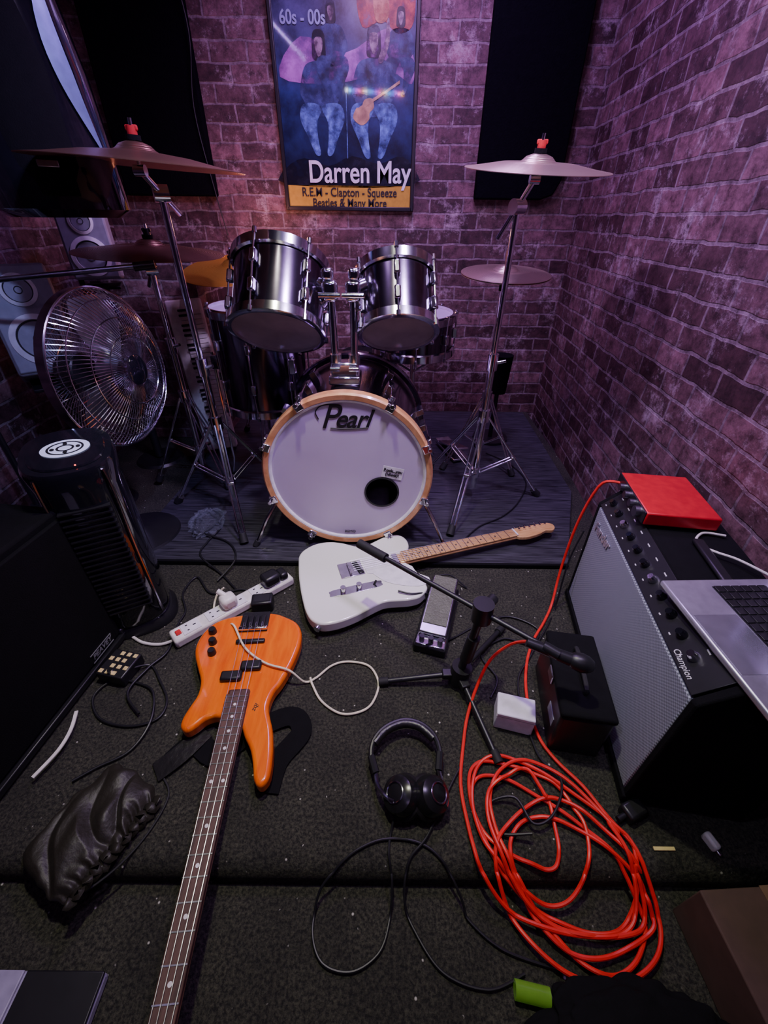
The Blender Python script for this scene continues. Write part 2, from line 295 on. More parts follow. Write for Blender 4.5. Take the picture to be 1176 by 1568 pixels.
g.text('line_b','Beatles & Many More',.05,INK,frame((-.2,2.762,1.148),(0,-1,0),(1,0,0)),off=.0007,ext=.0003,sx=.9)
g.text('corner_text','60s - 00s',.062,PT,frame((-.385,2.762,1.805),(0,-1,0),(1,0,0)),off=.0012,ext=.0003,sx=.9)
def led(name,a,b,n,cols,s=.008,strength=40):
    g=G(name); a=Vector(a); b=Vector(b); cyc={}
    for i in range(n):
        p=a.lerp(b,(i+.5)/n); cyc.setdefault(i%len(cols),[]).append(box_data(p,(s,s,s)))
    for k,l in cyc.items(): g.mesh('diodes_%d'%k,merge(l),M('led_%s_%d'%(name[-6:],k),(.1,.1,.1),.5,emis=cols[k],estr=strength))
    g.mesh('tape',tube_data([a,b],.004,6),BLACK)
led('led_strip_light',(-.49,-1.03,2.25),(.17,-1.03,2.22),18,[(.9,.9,1),(.1,.4,1),(.1,.2,1),(.6,.1,1),(1,.1,.5),(1,.4,.1)],.020,110)
led('led_strip_light.001',(-.99,.45,2.405),(-.86,-.67,2.405),34,[(.5,.35,1),(.3,.3,1),(.8,.3,1)],.012,60)

# ------------------------------------------------------------ drums
def drum(g,pre,o,axis,r,L,lugs,head_b,head_t,a0=0,hoop=CHROME):
    m=frame(o,axis)
    g.mesh(pre+'_shell',lathe_data([(r-.006,.01),(r,.012),(r,L-.012),(r-.006,L-.01)],64),SHELL,mtx=m)
    hp=lambda z:[(r+.004,z-.016),(r+.012,z-.012),(r+.014,z+.016),(r+.004,z+.02),(r-.004,z+.02),(r+.0,z-.010),(r+.004,z-.016)]
    g.mesh(pre+'_hoop_bottom',lathe_data([(a,.008-(b)) for a,b in hp(0)],64),hoop,mtx=m)
    g.mesh(pre+'_hoop_top',lathe_data([(a,L-.008+b) for a,b in hp(0)],64),hoop,mtx=m)
    g.mesh(pre+'_head_bottom',lathe_data([(0,0.0),(r+.001,0.0)],64),head_b,mtx=m,clean=True)
    g.mesh(pre+'_head_top',lathe_data([(0,L),(r+.001,L)],64),head_t,mtx=m,clean=True)
    D=[];R=[]
    for i in range(lugs):
        a=a0+2*pi*i/lugs; mm=Matrix.Rotation(a,3,'Z')
        for z in ((L*.3,L*.7) if L>.19 else (L*.5,)):
            v,f=box_data((r+.011,0,z),(.022,.020,.042)); D.append(([mm@x for x in v],f))
        v,f=tube_data([(r+.014,0,-.012),(r+.014,0,L+.014)],.0032,8); R.append(([mm@x for x in v],f))
        for z in (-.006,L+.01):
            v,f=tube_data([(r+.014,0,z-.008),(r+.014,0,z+.008)],.007,8); R.append(([mm@x for x in v],f))
    g.mesh(pre+'_lugs',merge(D),CHROME,.005,mtx=m); g.mesh(pre+'_rods',merge(R),CHROME,mtx=m)
g=G('bass_drum',(-.131,1.30,.332))
BR=.275; BL=.52
ax=(0,1,0); mf=frame((0,0,0),ax,(1,0,0))
g.mesh('shell',lathe_data([(BR-.01,.02),(BR,.02),(BR,BL),(BR-.01,BL),(BR-.01,.02)],80),SHELL,mtx=mf)
hoopp=lambda z:[(BR+.006,z),(BR+.022,z-.002),(BR+.028,z+.004),(BR+.028,z+.036),(BR+.022,z+.042),(BR+.006,z+.042),(BR+.006,z)]
g.mesh('front_hoop',lathe_data(hoopp(0),96),HOOPW,mtx=mf)
g.mesh('rear_hoop',lathe_data(hoopp(BL-.035),96),SHELL,mtx=mf)
g.mesh('head_rim',lathe_data([(BR+.008,.004),(BR+.003,.001),(BR-.002,.003),(BR-.006,.010)],96),PAPER,mtx=mf)
me=bpy.data.meshes.new('front_head'); bm=bmesh.new()
def ring(cx,cz,r,n,y=.010):
    v=[bm.verts.new((cx+r*math.cos(2*pi*i/n),y,cz+r*math.sin(2*pi*i/n))) for i in range(n)]
    return [bm.edges.new((v[i],v[(i+1)%n])) for i in range(n)]
ee=ring(0,0,BR-.004,96)+ring(.122,-.070,.060,40)
bmesh.ops.triangle_fill(bm,edges=ee,use_beauty=True,use_dissolve=False); bm.to_mesh(me); bm.free()
me.materials.append(HEADW); ob=bpy.data.objects.new('front_head',me); link(ob,g.e)
g.mesh('port_ring',lathe_data([(.058,.0),(.064,.0),(.064,.003),(.058,.003),(.058,0)],48),BLACK,mtx=frame((.122,.0095,-.070),(0,-1,0)))
g.mesh('inner_pad',box_data((.0,.25,-.20),(.30,.40,.10)),GREY,.03)
g.mesh('rear_head',lathe_data([(0,BL-.01),(BR-.004,BL-.01)],64),HEADC,mtx=mf,clean=True)
g.text('logo_initial','P',.120,INK,frame((-.056,.008,.217),(0,-1,0),(1,0,0)),shear=.38,off=.0006,sx=.9)
g.text('logo_text','earl',.088,INK,frame((.022,.008,.211),(0,-1,0),(1,0,0)),shear=.38,off=.0012,sx=.95,sp=.93)
g.mesh('logo_underline',tube_data(crom([(-.050,.0085,.181),(.0,.0085,.178),(.075,.0085,.183)],6),.0022,6),INK)
g.mesh('logo_swash',tube_data(crom([(-.088,.0085,.212),(-.096,.0085,.236),(-.078,.0085,.256),(-.045,.0085,.262),(-.015,.0085,.255)],6),.0018,6),INK)
g.box('sticker',(.16,.008,.012),(.075,.001,.045),PAPER,m=Matrix.Rotation(math.radians(12),3,'Y'),bevel=0)
g.text('sticker_text','Rock...you\n(Idiots)!',.016,INK,frame((.16,.0065,.012),(0,-1,0),(1,0,-.2)),off=.0006)
g.text('foot_text','REMO',.016,INK,frame((.0,.008,-.252),(0,-1,0),(1,0,0)))
cl=[];rd=[]
for a in (60,120,22,158,200,340,240,300):
    a=math.radians(a); mm=Matrix.Rotation(-a,3,'Y')
    for (c,d) in (((BR+.030,.018,0),(.008,.055,.030)),((BR+.020,-.004,0),(.026,.008,.030)),((BR+.036,.06,0),(.014,.035,.018))):
        v,f=box_data(c,d); cl.append(([mm@x for x in v],f))
    v,f=tube_data([(BR+.032,-.012,0),(BR+.032,.19,0)],.004,8); rd.append(([mm@x for x in v],f))
    v,f=tube_data([(BR+.032,-.022,0),(BR+.032,-.004,0)],.008,8); rd.append(([mm@x for x in v],f))
    v,f=box_data((BR+.016,.20,0),(.034,.06,.024)); rd.append(([mm@x for x in v],f))
    v,f=box_data((BR+.016,.35,0),(.034,.05,.024)); rd.append(([mm@x for x in v],f))
g.mesh('claws',merge(cl),CHROME,.003); g.mesh('tension_rods',merge(rd),CHROME,.002)
for sx in (-1,1):
    g.tube('spur_%s'%('l' if sx<0 else 'r'),[(sx*.25,.12,-.10),(sx*.33,.03,-.22),(sx*.37,-.01,-.305)],.008,CHROME,k=0)
    g.cyl('spur_foot_%s'%('l' if sx<0 else 'r'),(sx*.365,-.005,-.295),(sx*.375,-.015,-.312),.012,RUB)
    g.box('spur_bracket_%s'%('l' if sx<0 else 'r'),(sx*.255,.12,-.10),(.03,.05,.05),CHROME)
g.box('holder_plate',(-.012,.21,.288),(.11,.10,.03),CHROME,bevel=.006)
g.box('holder_block',(-.012,.205,.318),(.095,.055,.055),CHROME,bevel=.008)
for i,sx in enumerate((-.042,.022)):
    g.cyl('post_%d'%i,(sx,.20,.29),(sx*1.15,.20,.58),.0125,CHROME)
    g.cyl('post_collar_%d'%i,(sx,.20,.335),(sx,.20,.37),.020,CHROME)
    g.cyl('wing_%d'%i,(sx-.016,.160,.33),(sx+.016,.160,.33),.008,CHROME)
    s=-1 if i==0 else 1
    g.box('post_clamp_%d'%i,(sx*1.15,.20,.565),(.048,.055,.06),CHROME,bevel=.010)
    g.box('post_clamp_top_%d'%i,(sx*1.15+s*.005,.195,.612),(.038,.045,.035),CHROME,bevel=.010)
    g.cyl('joint_%d'%i,(sx*1.15,.20,.57),(sx*1.15+s*.035,.22,.58),.021,CHROME)
    g.cyl('clamp_bolt_%d'%i,(sx*1.15-.034,.170,.555),(sx*1.15+.034,.170,.555),.008,CHROME)
    g.cyl('arm_%d'%i,(sx*1.15+s*.02,.21,.58),(sx*1.15+s*.075,.26,.54),.009,CHROME)
g=G('tom_drum'); tl=math.radians(37)
drum(g,'tom',(-.366,1.51,.772),(0.04,math.sin(tl),math.cos(tl)),.150,.225,6,HEADC,HEADW,a0=.25)
g.box('mount_bracket',(-.218,1.59,.865),(.03,.05,.08),CHROME,bevel=.008); g.cyl('mount_grip',(-.225,1.575,.845),(-.20,1.56,.87),.022,CHROME)
g=G('tom_drum.001'); drum(g,'tom',(.040,1.515,.772),(-.04,math.sin(tl),math.cos(tl)),.126,.198,6,HEADC,HEADW,a0=.5)
g.box('mount_bracket',(-.083,1.58,.865),(.03,.05,.07),CHROME,bevel=.008); g.cyl('mount_grip',(-.08,1.57,.855),(-.10,1.56,.875),.020,CHROME)
g=G('floor_tom_drum'); drum(g,'floor_tom',(-.54,1.90,.38),(0,0,1),.185,.40,8,HEADC,HEADW)
for i,a in enumerate((200,320,80)):
    a=math.radians(a); x=-.54+.205*math.cos(a); y=1.90+.205*math.sin(a)
    g.tube('leg_%d'%i,[(x,y,.62),(x,y,.12),(x+.02*math.cos(a),y+.02*math.sin(a),.035)],.006,CHROME,k=0); g.cyl('leg_foot_%d'%i,(x+.02*math.cos(a),y+.02*math.sin(a),.05),(x+.025*math.cos(a),y+.025*math.sin(a),.02),.012,RUB)
    g.box('leg_bracket_%d'%i,(x-.008*math.cos(a),y-.008*math.sin(a),.58),(.03,.03,.06),CHROME)
g=G('snare_drum'); drum(g,'snare',(.125,1.98,.60),(0,-.04,1),.165,.15,8,HEADC,HEADW)
g.cyl('stand_tube',(.125,1.98,.22),(.125,1.98,.56),.012,CHROME)
for i,a in enumerate((150,270,30)):
    a=math.radians(a); c,s_=math.cos(a),math.sin(a)
    g.tube('basket_%d'%i,[(.125,1.98,.50),(.125+.17*c,1.98+.17*s_,.565),(.125+.19*c,1.98+.19*s_,.60)],.005,CHROME,k=0)
    g.tube('leg_%d'%i,[(.125,1.98,.32),(.125+.16*c,1.98+.16*s_,.03)],.007,CHROME,k=0)
g=G('drum_stool',(-.1,2.42,0)); g.lathe('seat',[(0,.40),(.14,.40),(.165,.42),(.165,.46),(.14,.48),(0,.485)],BLACKM); g.cyl('post',(0,0,.1),(0,0,.41),.013,CHROME)
for i in range(3):
    a=i*2*pi/3; g.cyl('leg_%d'%i,(0,0,.26),(.22*math.cos(a),.22*math.sin(a),.03),.009,CHROME)

# ------------------------------------------------------------ cymbal stands
def cymbal(g,n,o,nrm,r,mat,flip=1):
    h=r*.17
    pr=[(.006,h),(.02,h-.001),(.038,h-.007),(.048,h-.016),(.056,h-.020),(r*.5,h*.42),(r*.8,h*.14),(r,0),(r,-.0016),(r*.8,h*.14-.0016),(r*.5,h*.42-.0016),(.056,h-.022),(.046,h-.018),(.036,h-.009),(.02,h-.003),(.006,h-.002)]
    g.mesh(n,lathe_data([(a,b*flip) for a,b in pr],96),mat,mtx=frame(o,nrm),ang=50)
def tripod(g,R,angles,zc,zh,mat=CHROME):
    for i,ad in enumerate(angles):
        a=math.radians(ad); c,s_=math.cos(a),math.sin(a); px,py=-s_*.010,c*.010
        D=[]
        for sg in (-1,1):
            D.append(tube_data([(px*sg+.02*c,py*sg+.02*s_,zc),(R*.97*c+px*sg,R*.97*s_+py*sg,.025)],.0042,8))
            m=.52; D.append(tube_data([(px*sg+.018*c,py*sg+.018*s_,zh),(R*m*c+px*sg,R*m*s_+py*sg,zc+(.025-zc)*m)],.0038,8))
        g.mesh('leg_%d'%i,merge(D),mat); g.cyl('foot_%d'%i,(R*.93*c,R*.93*s_,.036),(R*1.02*c,R*1.02*s_,.006),.014,RUB,r2=.017)
        g.box('leg_joint_%d'%i,(R*.52*c,R*.52*s_,zc+(.025-zc)*.52),(.02,.026,.014),mat,rz=a)
    g.cyl('collar_top',(0,0,zc-.02),(0,0,zc+.03),.024,mat); g.cyl('collar_low',(0,0,zh-.02),(0,0,zh+.02),.021,mat)
def cstand(name,b,angles,R,top,ztube,r,nrm,mat,zc=.40,zh=.14,felt=FELT,boomback=.10):
    g=G(name,(b[0],b[1],.02)); t=Vector(top)-Vector((b[0],b[1],.02)); zt=ztube-.02; tx=Vector((t.x*.15,t.y*.15,zt))
    tripod(g,R,angles,zc,zh)
    p1=Vector((tx.x*.5,tx.y*.5,.62)); g.cyl('tube_low',(0,0,.06),p1,.0135,CHROME); g.cyl('tube_mid',p1,tx,.0105,CHROME)
    g.cyl('clamp_low',p1-Vector((0,0,.03)),p1+Vector((0,0,.03)),.020,CHROME); g.cyl('clamp_wing',p1+Vector((.015,-.01,0)),p1+Vector((.045,-.02,.01)),.006,CHROME)
    g.cyl('tilter',tx+Vector((-.018,-.01,0)),tx+Vector((.018,.01,0)),.022,CHROME)
    nn=Vector(nrm).normalized(); bell=t+nn*(r*.17); end=bell-nn*.06
    d=(end-tx); g.cyl('boom',tx-d.normalized()*min(boomback,.1),end,.008,CHROME)
    g.cyl('rod',end-nn*.01,bell+nn*.045,.0045,CHROME); g.cyl('tilter_top',end-Vector((.015,0,0)),end+Vector((.015,0,0)),.013,CHROME)
    g.cyl('felt_low',bell-nn*.022,bell-nn*.003,.018,BLACKM); g.cyl('felt_top',bell+nn*.001,bell+nn*.012,.018,BLACKM); g.cyl('red_nut',bell+nn*.012,bell+nn*.030,.012,felt); g.box('nut_wings',bell+nn*.026,(.032,.008,.012),felt)
    cymbal(g,'cymbal',t,nrm,r,mat); return g
cstand('crash_cymbal_stand',(-.66,1.55),(-67,53,173),.27,(-.665,1.45,1.200),1.14,.272,(.06,-.02,1),BRONZE)
cstand('crash_cymbal_stand.001',(.405,1.65),(245,5,125),.31,(.450,1.64,1.212),1.12,.217,(.02,-.13,1),BRONZEL)
cstand('crash_cymbal_stand.002',(-.90,1.84),(200,320,80),.21,(-.862,1.80,.975),.92,.255,(.05,-.03,1),BRONZE,felt=BLACK)
cstand('ride_cymbal_stand',(-.66,2.27),(30,150,270),.20,(-.70,2.22,.89),.84,.235,(-.03,-.20,1),BRASS,felt=BLACK)
g=G('hi_hat_stand',(.49,1.99,.02)); tripod(g,.20,(80,200,320),.36,.12)
g.cyl('tube',(0,0,.06),(0,0,.83),.0125,CHROME); g.cyl('rod',(0,0,.8),(0,0,1.03),.0035,CHROME); g.cyl('clutch',(0,0,.925),(0,0,.965),.011,CHROME); g.cyl('seat',(0,0,.82),(0,0,.87),.018,BLACKM)
cymbal(g,'top_cymbal',(0,0,.885),(.0,-.10,1),.182,BRONZEL); cymbal(g,'bottom_cymbal',(0,0,.879),(0,-.10,1),.182,BRONZEL,-1)
g.box('pedal_plate',(-.12,.12,.02),(.09,.25,.012),STEEL,rz=.3); g.box('pedal_board',(-.12,.10,.06),(.075,.22,.01),CHROME,rz=.3,m=Matrix.Rotation(-.25,3,'X')); g.box('heel',(-.155,.215,.03),(.08,.05,.02),CHROME,rz=.3)
g=G('stick_bag'); g.cyl('holder',(.62,2.30,.30),(.62,2.30,.50),.045,BLACKM,r2=.055); g.cyl('stand_tube',(.62,2.30,.02),(.62,2.30,.32),.012,BLACK); g.cyl('base',(.62,2.30,.02),(.62,2.30,.035),.10,BLACK)

# ------------------------------------------------------------ guitars
def neck(g,nut,br,L,nf,w0,w1,zt,th,board,neckm,dots,ns,sr,fmat):
    n=Vector((*nut,0)); b=Vector((*br,0)); d=(b-n).normalized(); p=Vector((-d.y,d.x,0)); e=L*(1-2**(-nf/12))+.008
    def quad(s0,s1,wa,wb,z0,z1):
        vs=[]
        for z in (z0,z1):
            for s,w in ((s0,wa),(s1,wb)):
                for t in (-.5,.5): q=n+d*s+p*t*w; vs.append((q.x,q.y,z))
        return vs,[(0,1,3,2),(4,6,7,5),(0,4,5,1),(2,3,7,6),(0,2,6,4),(1,5,7,3)]
    W=lambda s:w0+(w1-w0)*s/e
    g.mesh('fretboard',quad(0,e,w0,w1,zt-.006,zt),board,.0015)
    g.mesh('neck_back',quad(-.005,e+.02,w0,w1,zt-.006-th,zt-.006),neckm,.008)
    F=[quad(s-.0011,s+.0011,W(s)*.98,W(s)*.98,zt-.001,zt+.0011) for s in (L*(1-2**(-k/12)) for k in range(1,nf+1))]
    g.mesh('frets',merge(F),STEEL); g.mesh('nut',quad(-.004,.002,w0,w0,zt-.002,zt+.003),PAPER)
    D=[]
    for k in (3,5,7,9,12,15,17,19,21):
        if k>nf: continue
        s=L*(1-(2**(-(k-1)/12)+2**(-k/12))/2); offs=(-.25,.25) if k==12 else (0,)
        for o in offs:
            q=n+d*s+p*o*W(s); D.append(lathe_data([(0,zt+.0006),(.0038,zt+.0006),(.0038,zt-.001)],14,Matrix.Translation((q.x,q.y,0))))
    g.mesh('fret_dots',merge(D),dots,clean=True)
    S=[]
    for i in range(ns):
        t=(i/(ns-1)-.5); a=n+p*t*w0*.8; c=n+d*L+p*t*w1*.95; S.append(tube_data([(a.x,a.y,zt+.004),(c.x,c.y,zt+.006)],sr*(1-.35*i/ns),5))
    g.mesh('strings',merge(S),STEEL)
    return n,d,p
g=G('bass_guitar')
bo=[(-487,896),(-440,908),(-389,917),(-340,914),(-302,899),(-270,880),(-250,848),(-244,805),(-248,766),(-258,720),(-274,672),(-289,642),(-294,605),(-284,575),(-271,545),(-258,492),(-253,440),(-262,419),(-275,417),(-288,432),(-297,460),(-312,495),(-334,525),(-350,550),(-378,562),(-405,572),(-425,575),(-446,566),(-463,547),(-482,536),(-500,548),(-503,572),(-496,605),(-489,635),(-496,675),(-521,719),(-541,755),(-551,790),(-547,832),(-526,872)]
g.poly('body',[(x/1000,y/1000) for x,y in bo],.012,.052,ORANGE,.010,k=3,bseg=4)
nn,dd,pv=neck(g,(-.330,.003),(-.396,.860),.86,22,.040,.058,.066,.016,ROSE,ROSE,PEARLD,4,.0008,STEEL)
def loc(n,d,p,s,t,z): q=n+d*s+p*t; return (q.x,q.y,z)
ang=math.atan2(dd.y,dd.x)
g.box('bridge_plate',loc(nn,dd,pv,.875,0,.0555),(.075,.085,.006),BLACK,rz=ang,bevel=.002)
for i in range(4): g.box('saddle_%d'%i,loc(nn,dd,pv,.868,(i-1.5)*.018,.064),(.045,.014,.012),BLACK,rz=ang); 
g.box('bridge_bar',loc(nn,dd,pv,.845,0,.061),(.012,.085,.012),CHROME,rz=ang)
g.box('pickup_a',loc(nn,dd,pv,.715,-.018,.0585),(.03,.058,.015),BLACK,rz=ang,bevel=.006); g.box('pickup_b',loc(nn,dd,pv,.685,.030,.0585),(.03,.058,.015),BLACK,rz=ang,bevel=.006)
g.box('pickup_rear',loc(nn,dd,pv,.80,0,.057),(.014,.085,.010),BLACK,rz=ang,bevel=.004)
for i,(x,y) in enumerate(((-.515,.835),(-.502,.797),(-.492,.760))): g.lathe('knob_%d'%i,[(0,.018),(.009,.018),(.011,.014),(.012,0)],BLACK,(x,y,.052),seg=20)
hs=[(0,-.021),(-.03,-.030),(-.08,-.040),(-.16,-.038),(-.21,-.02),(-.215,.01),(-.18,.035),(-.11,.045),(-.05,.04),(-.02,.025),(0,.021)]
mt=frame((nn.x,nn.y,0),(0,0,1),(dd.x,dd.y,0)); g.poly('headstock',hs,.043,.057,MAPLE,.003,mtx=mt)
for i,(s,t) in enumerate(((-.06,-.03),(-.13,-.032),(-.08,.032),(-.15,.03))):
    a=mt@Vector((s,t*.6,0)); g.cyl('tuner_post_%d'%i,(a.x,a.y,.057),(a.x,a.y,.072),.006,CHROME); b2=mt@Vector((s,t*2.0,.05)); g.cyl('tuner_key_%d'%i,(a.x,a.y,.04),(b2.x,b2.y,.04),.007,CHROME)
g.cyl('strap_button',(-.396,.915,.032),(-.398,.93,.032),.006,CHROME)
g.text('body_logo','ibz',.018,INK,frame((-.325,.60,.0525),(0,0,1),(-.2,-1,0)),shear=.3)
g=G('electric_guitar')
to=[(-309,1150),(-312,1180),(-304,1208),(-285,1232),(-262,1250),(-230,1262),(-195,1265),(-155,1258),(-120,1245),(-92,1240),(-60,1252),(-25,1280),(10,1305),(45,1316),(72,1306),(90,1282),(96,1250),(90,1222),(72,1190),(60,1160),(62,1130),(85,1098),(115,1078),(140,1056),(150,1030),(143,1008),(120,982),(85,970),(50,966),(15,962),(-10,952),(-55,921),(-85,900),(-120,881),(-155,868),(-190,864),(-222,880),(-245,915),(-262,960),(-278,1010),(-296,1080)]
g.poly('body',[(x/1000,y/1000) for x,y in to],.022,.062,WHITEG,.006,k=3,bseg=3)
nn,dd,pv=neck(g,(.518,1.322),(-.110,1.110),.663,21,.042,.056,.074,.018,MAPLE,MAPLE,INK,6,.0007,STEEL)
ang=math.atan2(dd.y,dd.x)
g.box('bridge_plate',loc(nn,dd,pv,.668,0,.064),(.085,.075,.003),CHROME,rz=ang,bevel=.001)
for i in range(3): g.cyl('saddle_%d'%i,loc(nn,dd,pv,.675,(i-1)*.02-.009,.070),loc(nn,dd,pv,.675,(i-1)*.02+.009,.070),.004,CHROME)
g.box('bridge_pickup',loc(nn,dd,pv,.643,.0,.067),(.018,.068,.006),BLACK,rz=ang+.2,bevel=.003); g.box('neck_pickup',loc(nn,dd,pv,.50,.0,.067),(.022,.06,.008),CHROME,rz=ang,bevel=.004)
mt=frame((nn.x,nn.y,0),(0,0,1),(dd.x,dd.y,0))
g.poly('pickguard',[(.47,.030),(.47,-.02),(.475,-.03),(.60,-.034),(.618,-.03),(.618,.036),(.60,.045),(.575,.09),(.53,.125),(.47,.15),(.43,.145),(.42,.12),(.45,.09),(.455,.05)],.0622,.0642,PAPER,.0006,k=2,mtx=mt)
def q2(s,t,z): v=mt@Vector((s,t,0)); return (v.x,v.y,z)
g.poly('control_plate',[(.60,.082),(.75,.082),(.765,.097),(.75,.112),(.60,.112),(.585,.097)],.0622,.0645,CHROME,.0005,k=3,mtx=mt)
for i,s in enumerate((.665,.72)): g.lathe('knob_%d'%i,[(0,.020),(.009,.020),(.010,.018),(.010,0)],CHROME,q2(s,.097,.0645),seg=20)
g.cyl('selector',q2(.612,.097,.064),q2(.605,.097,.08),.004,BLACK); g.cyl('jack',(-.20,.868,.042),(-.205,.858,.042),.011,CHROME)
hs=[(.002,-.021),(-.02,-.027),(-.05,-.026),(-.13,-.024),(-.165,-.020),(-.182,-.004),(-.176,.018),(-.155,.030),(-.13,.022),(-.10,.032),(-.05,.038),(-.02,.034),(.002,.021)]
g.poly('headstock',hs,.056,.070,MAPLE,.002,k=2,mtx=mt)
for i in range(6):
    s=-.025-.024*i; a=q2(s,-.010,.07); g.cyl('post_%d'%i,a,(a[0],a[1],.079),.0045,CHROME); b_=q2(s,-.042,.060); g.cyl('key_%d'%i,q2(s,-.022,.060),b_,.005,CHROME)
g=G('guitar_strap')
def ribbon(pts,w,t=.003,k=6):
    P=crom(pts,k); V=[];F=[]
    for i,p in enumerate(P):
        d=P[min(i+1,len(P)-1)]-P[max(i-1,0)]; n=Vector((-d.y,d.x,0)).normalized()
        for sx in (-.5,.5):
            for z in (0,t): q=p+n*w*sx; V.append((q.x,q.y,q.z+z))
    for i in range(len(P)-1):
        a=i*4;b=a+4
        F+= [(a,a+2,b+2,b),(a+1,b+1,b+3,a+3),(a,b,b+1,a+1),(a+2,a+3,b+3,b+2)]
    F+=[(0,1,3,2),(len(V)-4,len(V)-2,len(V)-1,len(V)-3)]
    return V,F
g.mesh('band',ribbon([(-.52,.47,.004),(-.47,.53,.004),(-.40,.50,.006),(-.33,.56,.006),(-.24,.60,.008),(-.205,.56,.006),(-.25,.49,.004),(-.26,.42,.004)],.052),BLACKM)
g.mesh('band_end',ribbon([(-.535,.46,.004),(-.49,.50,.010),(-.45,.56,.006)],.05),LEATHER)

# ------------------------------------------------------------ combo amp (right)
a0=Vector((.547,.41,0)); u=Vector((.096,.64,0)); L=.655; an=math.atan2(u.y,u.x)
g=G('guitar_amplifier',(a0.x,a0.y,0.0),an)
D=.25; Hh=.45
def prism(prof,x0,x1):
    n=len(prof); vs=[(x0,y,z) for y,z in prof]+[(x1,y,z) for y,z in prof]
    return vs,[tuple(range(n)),tuple(range(n,2*n))[::-1]]+[(i,(i+1)%n,n+(i+1)%n,n+i) for i in range(n)]
prof=[(0,.01),(0,.395),(-.055,Hh),(-D,Hh),(-D,.01)]
g.mesh('cabinet',prism([(-.012,.012),(-.012,.39),(-.06,Hh-.002),(-D,Hh-.002),(-D,.012)],.015,L-.015),BLACKM)
g.mesh('side_near',prism(prof,0,.018),BLACKM,.004); g.mesh('side_far',prism(prof,L-.018,L),BLACKM,.004)
g.box('bottom_rail',(L/2,-.01,.022),(L,.03,.024),BLACKM)
g.box('grille',(L/2,-.006,.212),(L-.034,.012,.355),GRILLE,bevel=.004)
nrm=Vector((0,.055,.055)).normalized()
mpan=frame((L/2,-.0275,.4225),nrm,(1,0,0))
g.mesh('control_panel',box_data((0,0,.001),(L-.04,.074,.003)),BLACK,.001,mtx=mpan)
for i in range(11):
    xx=-.24+.052*i; p=mpan@Vector((xx,.004,.002)); g.lathe('knob_%d'%i,[(0,.016),(.007,.016),(.008,.012),(.011,.004),(.011,0)],CHROME if i%4==0 else BLACKG,p,nrm,seg=16)
    p=mpan@Vector((xx,-.022,.0028)); g.mesh('panel_mark_%d'%i,box_data(p,(.012,.002,.002)),PAPER); p=mpan@Vector((xx+.012,.024,.0028)); g.mesh('panel_tick_%d'%i,box_data(p,(.006,.002,.002)),PAPER)
g.text('panel_script','Champion',.016,PAPER,mpan@Matrix.Translation((-.245,.026,.003))@Matrix.Rotation(pi,4,'Z'),shear=.3)
g.text('grille_script','Fender',.044,SILV,frame((L-.10,.002,.345),(0,1,0),(-1,0,.12)),shear=.35,off=.0012,ext=.001)
g.box('handle',(L/2,-.15,Hh+.008),(.18,.025,.012),BLACK,bevel=.005)
for i,(x,y) in enumerate(((.03,-.03),(L-.03,-.03),(.03,-D+.03),(L-.03,-D+.03))): g.cyl('foot_%d'%i,(x,y,0),(x,y,.014),.014,RUB)
g=G('audio_interface',(.755,.95,.452),math.radians(-8))
g.box('case',(0,0,.024),(.175,.21,.036),REDM,bevel=.004); g.box('front_plate',(-.088,0,.024),(.004,.205,.034),BLACK,bevel=.001); g.box('rubber_base',(0,0,.003),(.15,.19,.006),RUB)
for i in range(4): g.cyl('dial_%d'%i,(-.09,-.07+.04*i,.024),(-.103,-.07+.04*i,.024),.010 if i else .014,STEEL)
g=G('laptop',(.712,.495,.4505),math.radians(2))
g.box('base',(0,0,.008),(.235,.325,.014),SILV,bevel=.004); g.box('keyboard_well',(.035,0,.0155),(.115,.28,.001),BLACK,bevel=0)
K=[]
for r in range(6):
    for c in range(14): K.append(box_data((-.012+r*.0185,-.131+c*.0202,.017),(.0155,.017,.002)))
g.mesh('keys',merge(K),BLACK,.0008); g.box('trackpad',(-.068,0,.0153),(.085,.13,.0006),M('trackpad',(.5,.51,.58),.2,.8),bevel=0)
g.box('lid',(.128,0,.115),(.006,.32,.215),SILV,m=Matrix.Rotation(math.radians(3),3,'Y')); g.box('screen',(.1235,0,.118),(.002,.30,.195),BLACKG,m=Matrix.Rotation(math.radians(3),3,'Y'),bevel=0)
cable('charger_cable',[(.83,.66,.47),(.80,.72,.465),(.77,.75,.462),(.75,.79,.456),(.79,.83,.456),(.84,.82,.456)],.003,WHITEP)

# ------------------------------------------------------------ left: heater, fan, cabinet, speakers
g=G('tower_heater',(-.80,.95,0),math.radians(-62))
def sell(a,b,n=36,e=2.6):
    out=[]
    for i in range(n):
        t=2*pi*i/n; c,s_=math.cos(t),math.sin(t); out.append((a*abs(c)**(2/e)*(1 if c>=0 else -1),b*abs(s_)**(2/e)*(1 if s_>=0 else -1)))
    return out
def loft(secs):
    V=[];F=[];n=len(secs[0])
    for s in secs: V+=s
    for j in range(len(secs)-1):
        for i in range(n): k=(i+1)%n; F.append((j*n+i,j*n+k,(j+1)*n+k,(j+1)*n+i))
    F.append(tuple(range(n))[::-1]); F.append(tuple((len(secs)-1)*n+i for i in range(n)))
    return V,F
def sec(a,b,z,slope=0): return [(x,y,z+slope*x) for x,y in sell(a,b)]
g.mesh('body',loft([sec(.085,.088,.03),sec(.095,.098,.06),sec(.092,.095,.30),sec(.092,.097,.52),sec(.098,.105,.585,-.15),sec(.094,.100,.602,-.2)]),BLACKG,ang=30)
g.mesh('foot_base',loft([sec(.10,.11,.001),sec(.10,.11,.012),sec(.09,.098,.032)]),BLACK)
g.mesh('top_panel',loft([sec(.080,.085,.603,-.2),sec(.078,.083,.607,-.2)]),BLACKG)
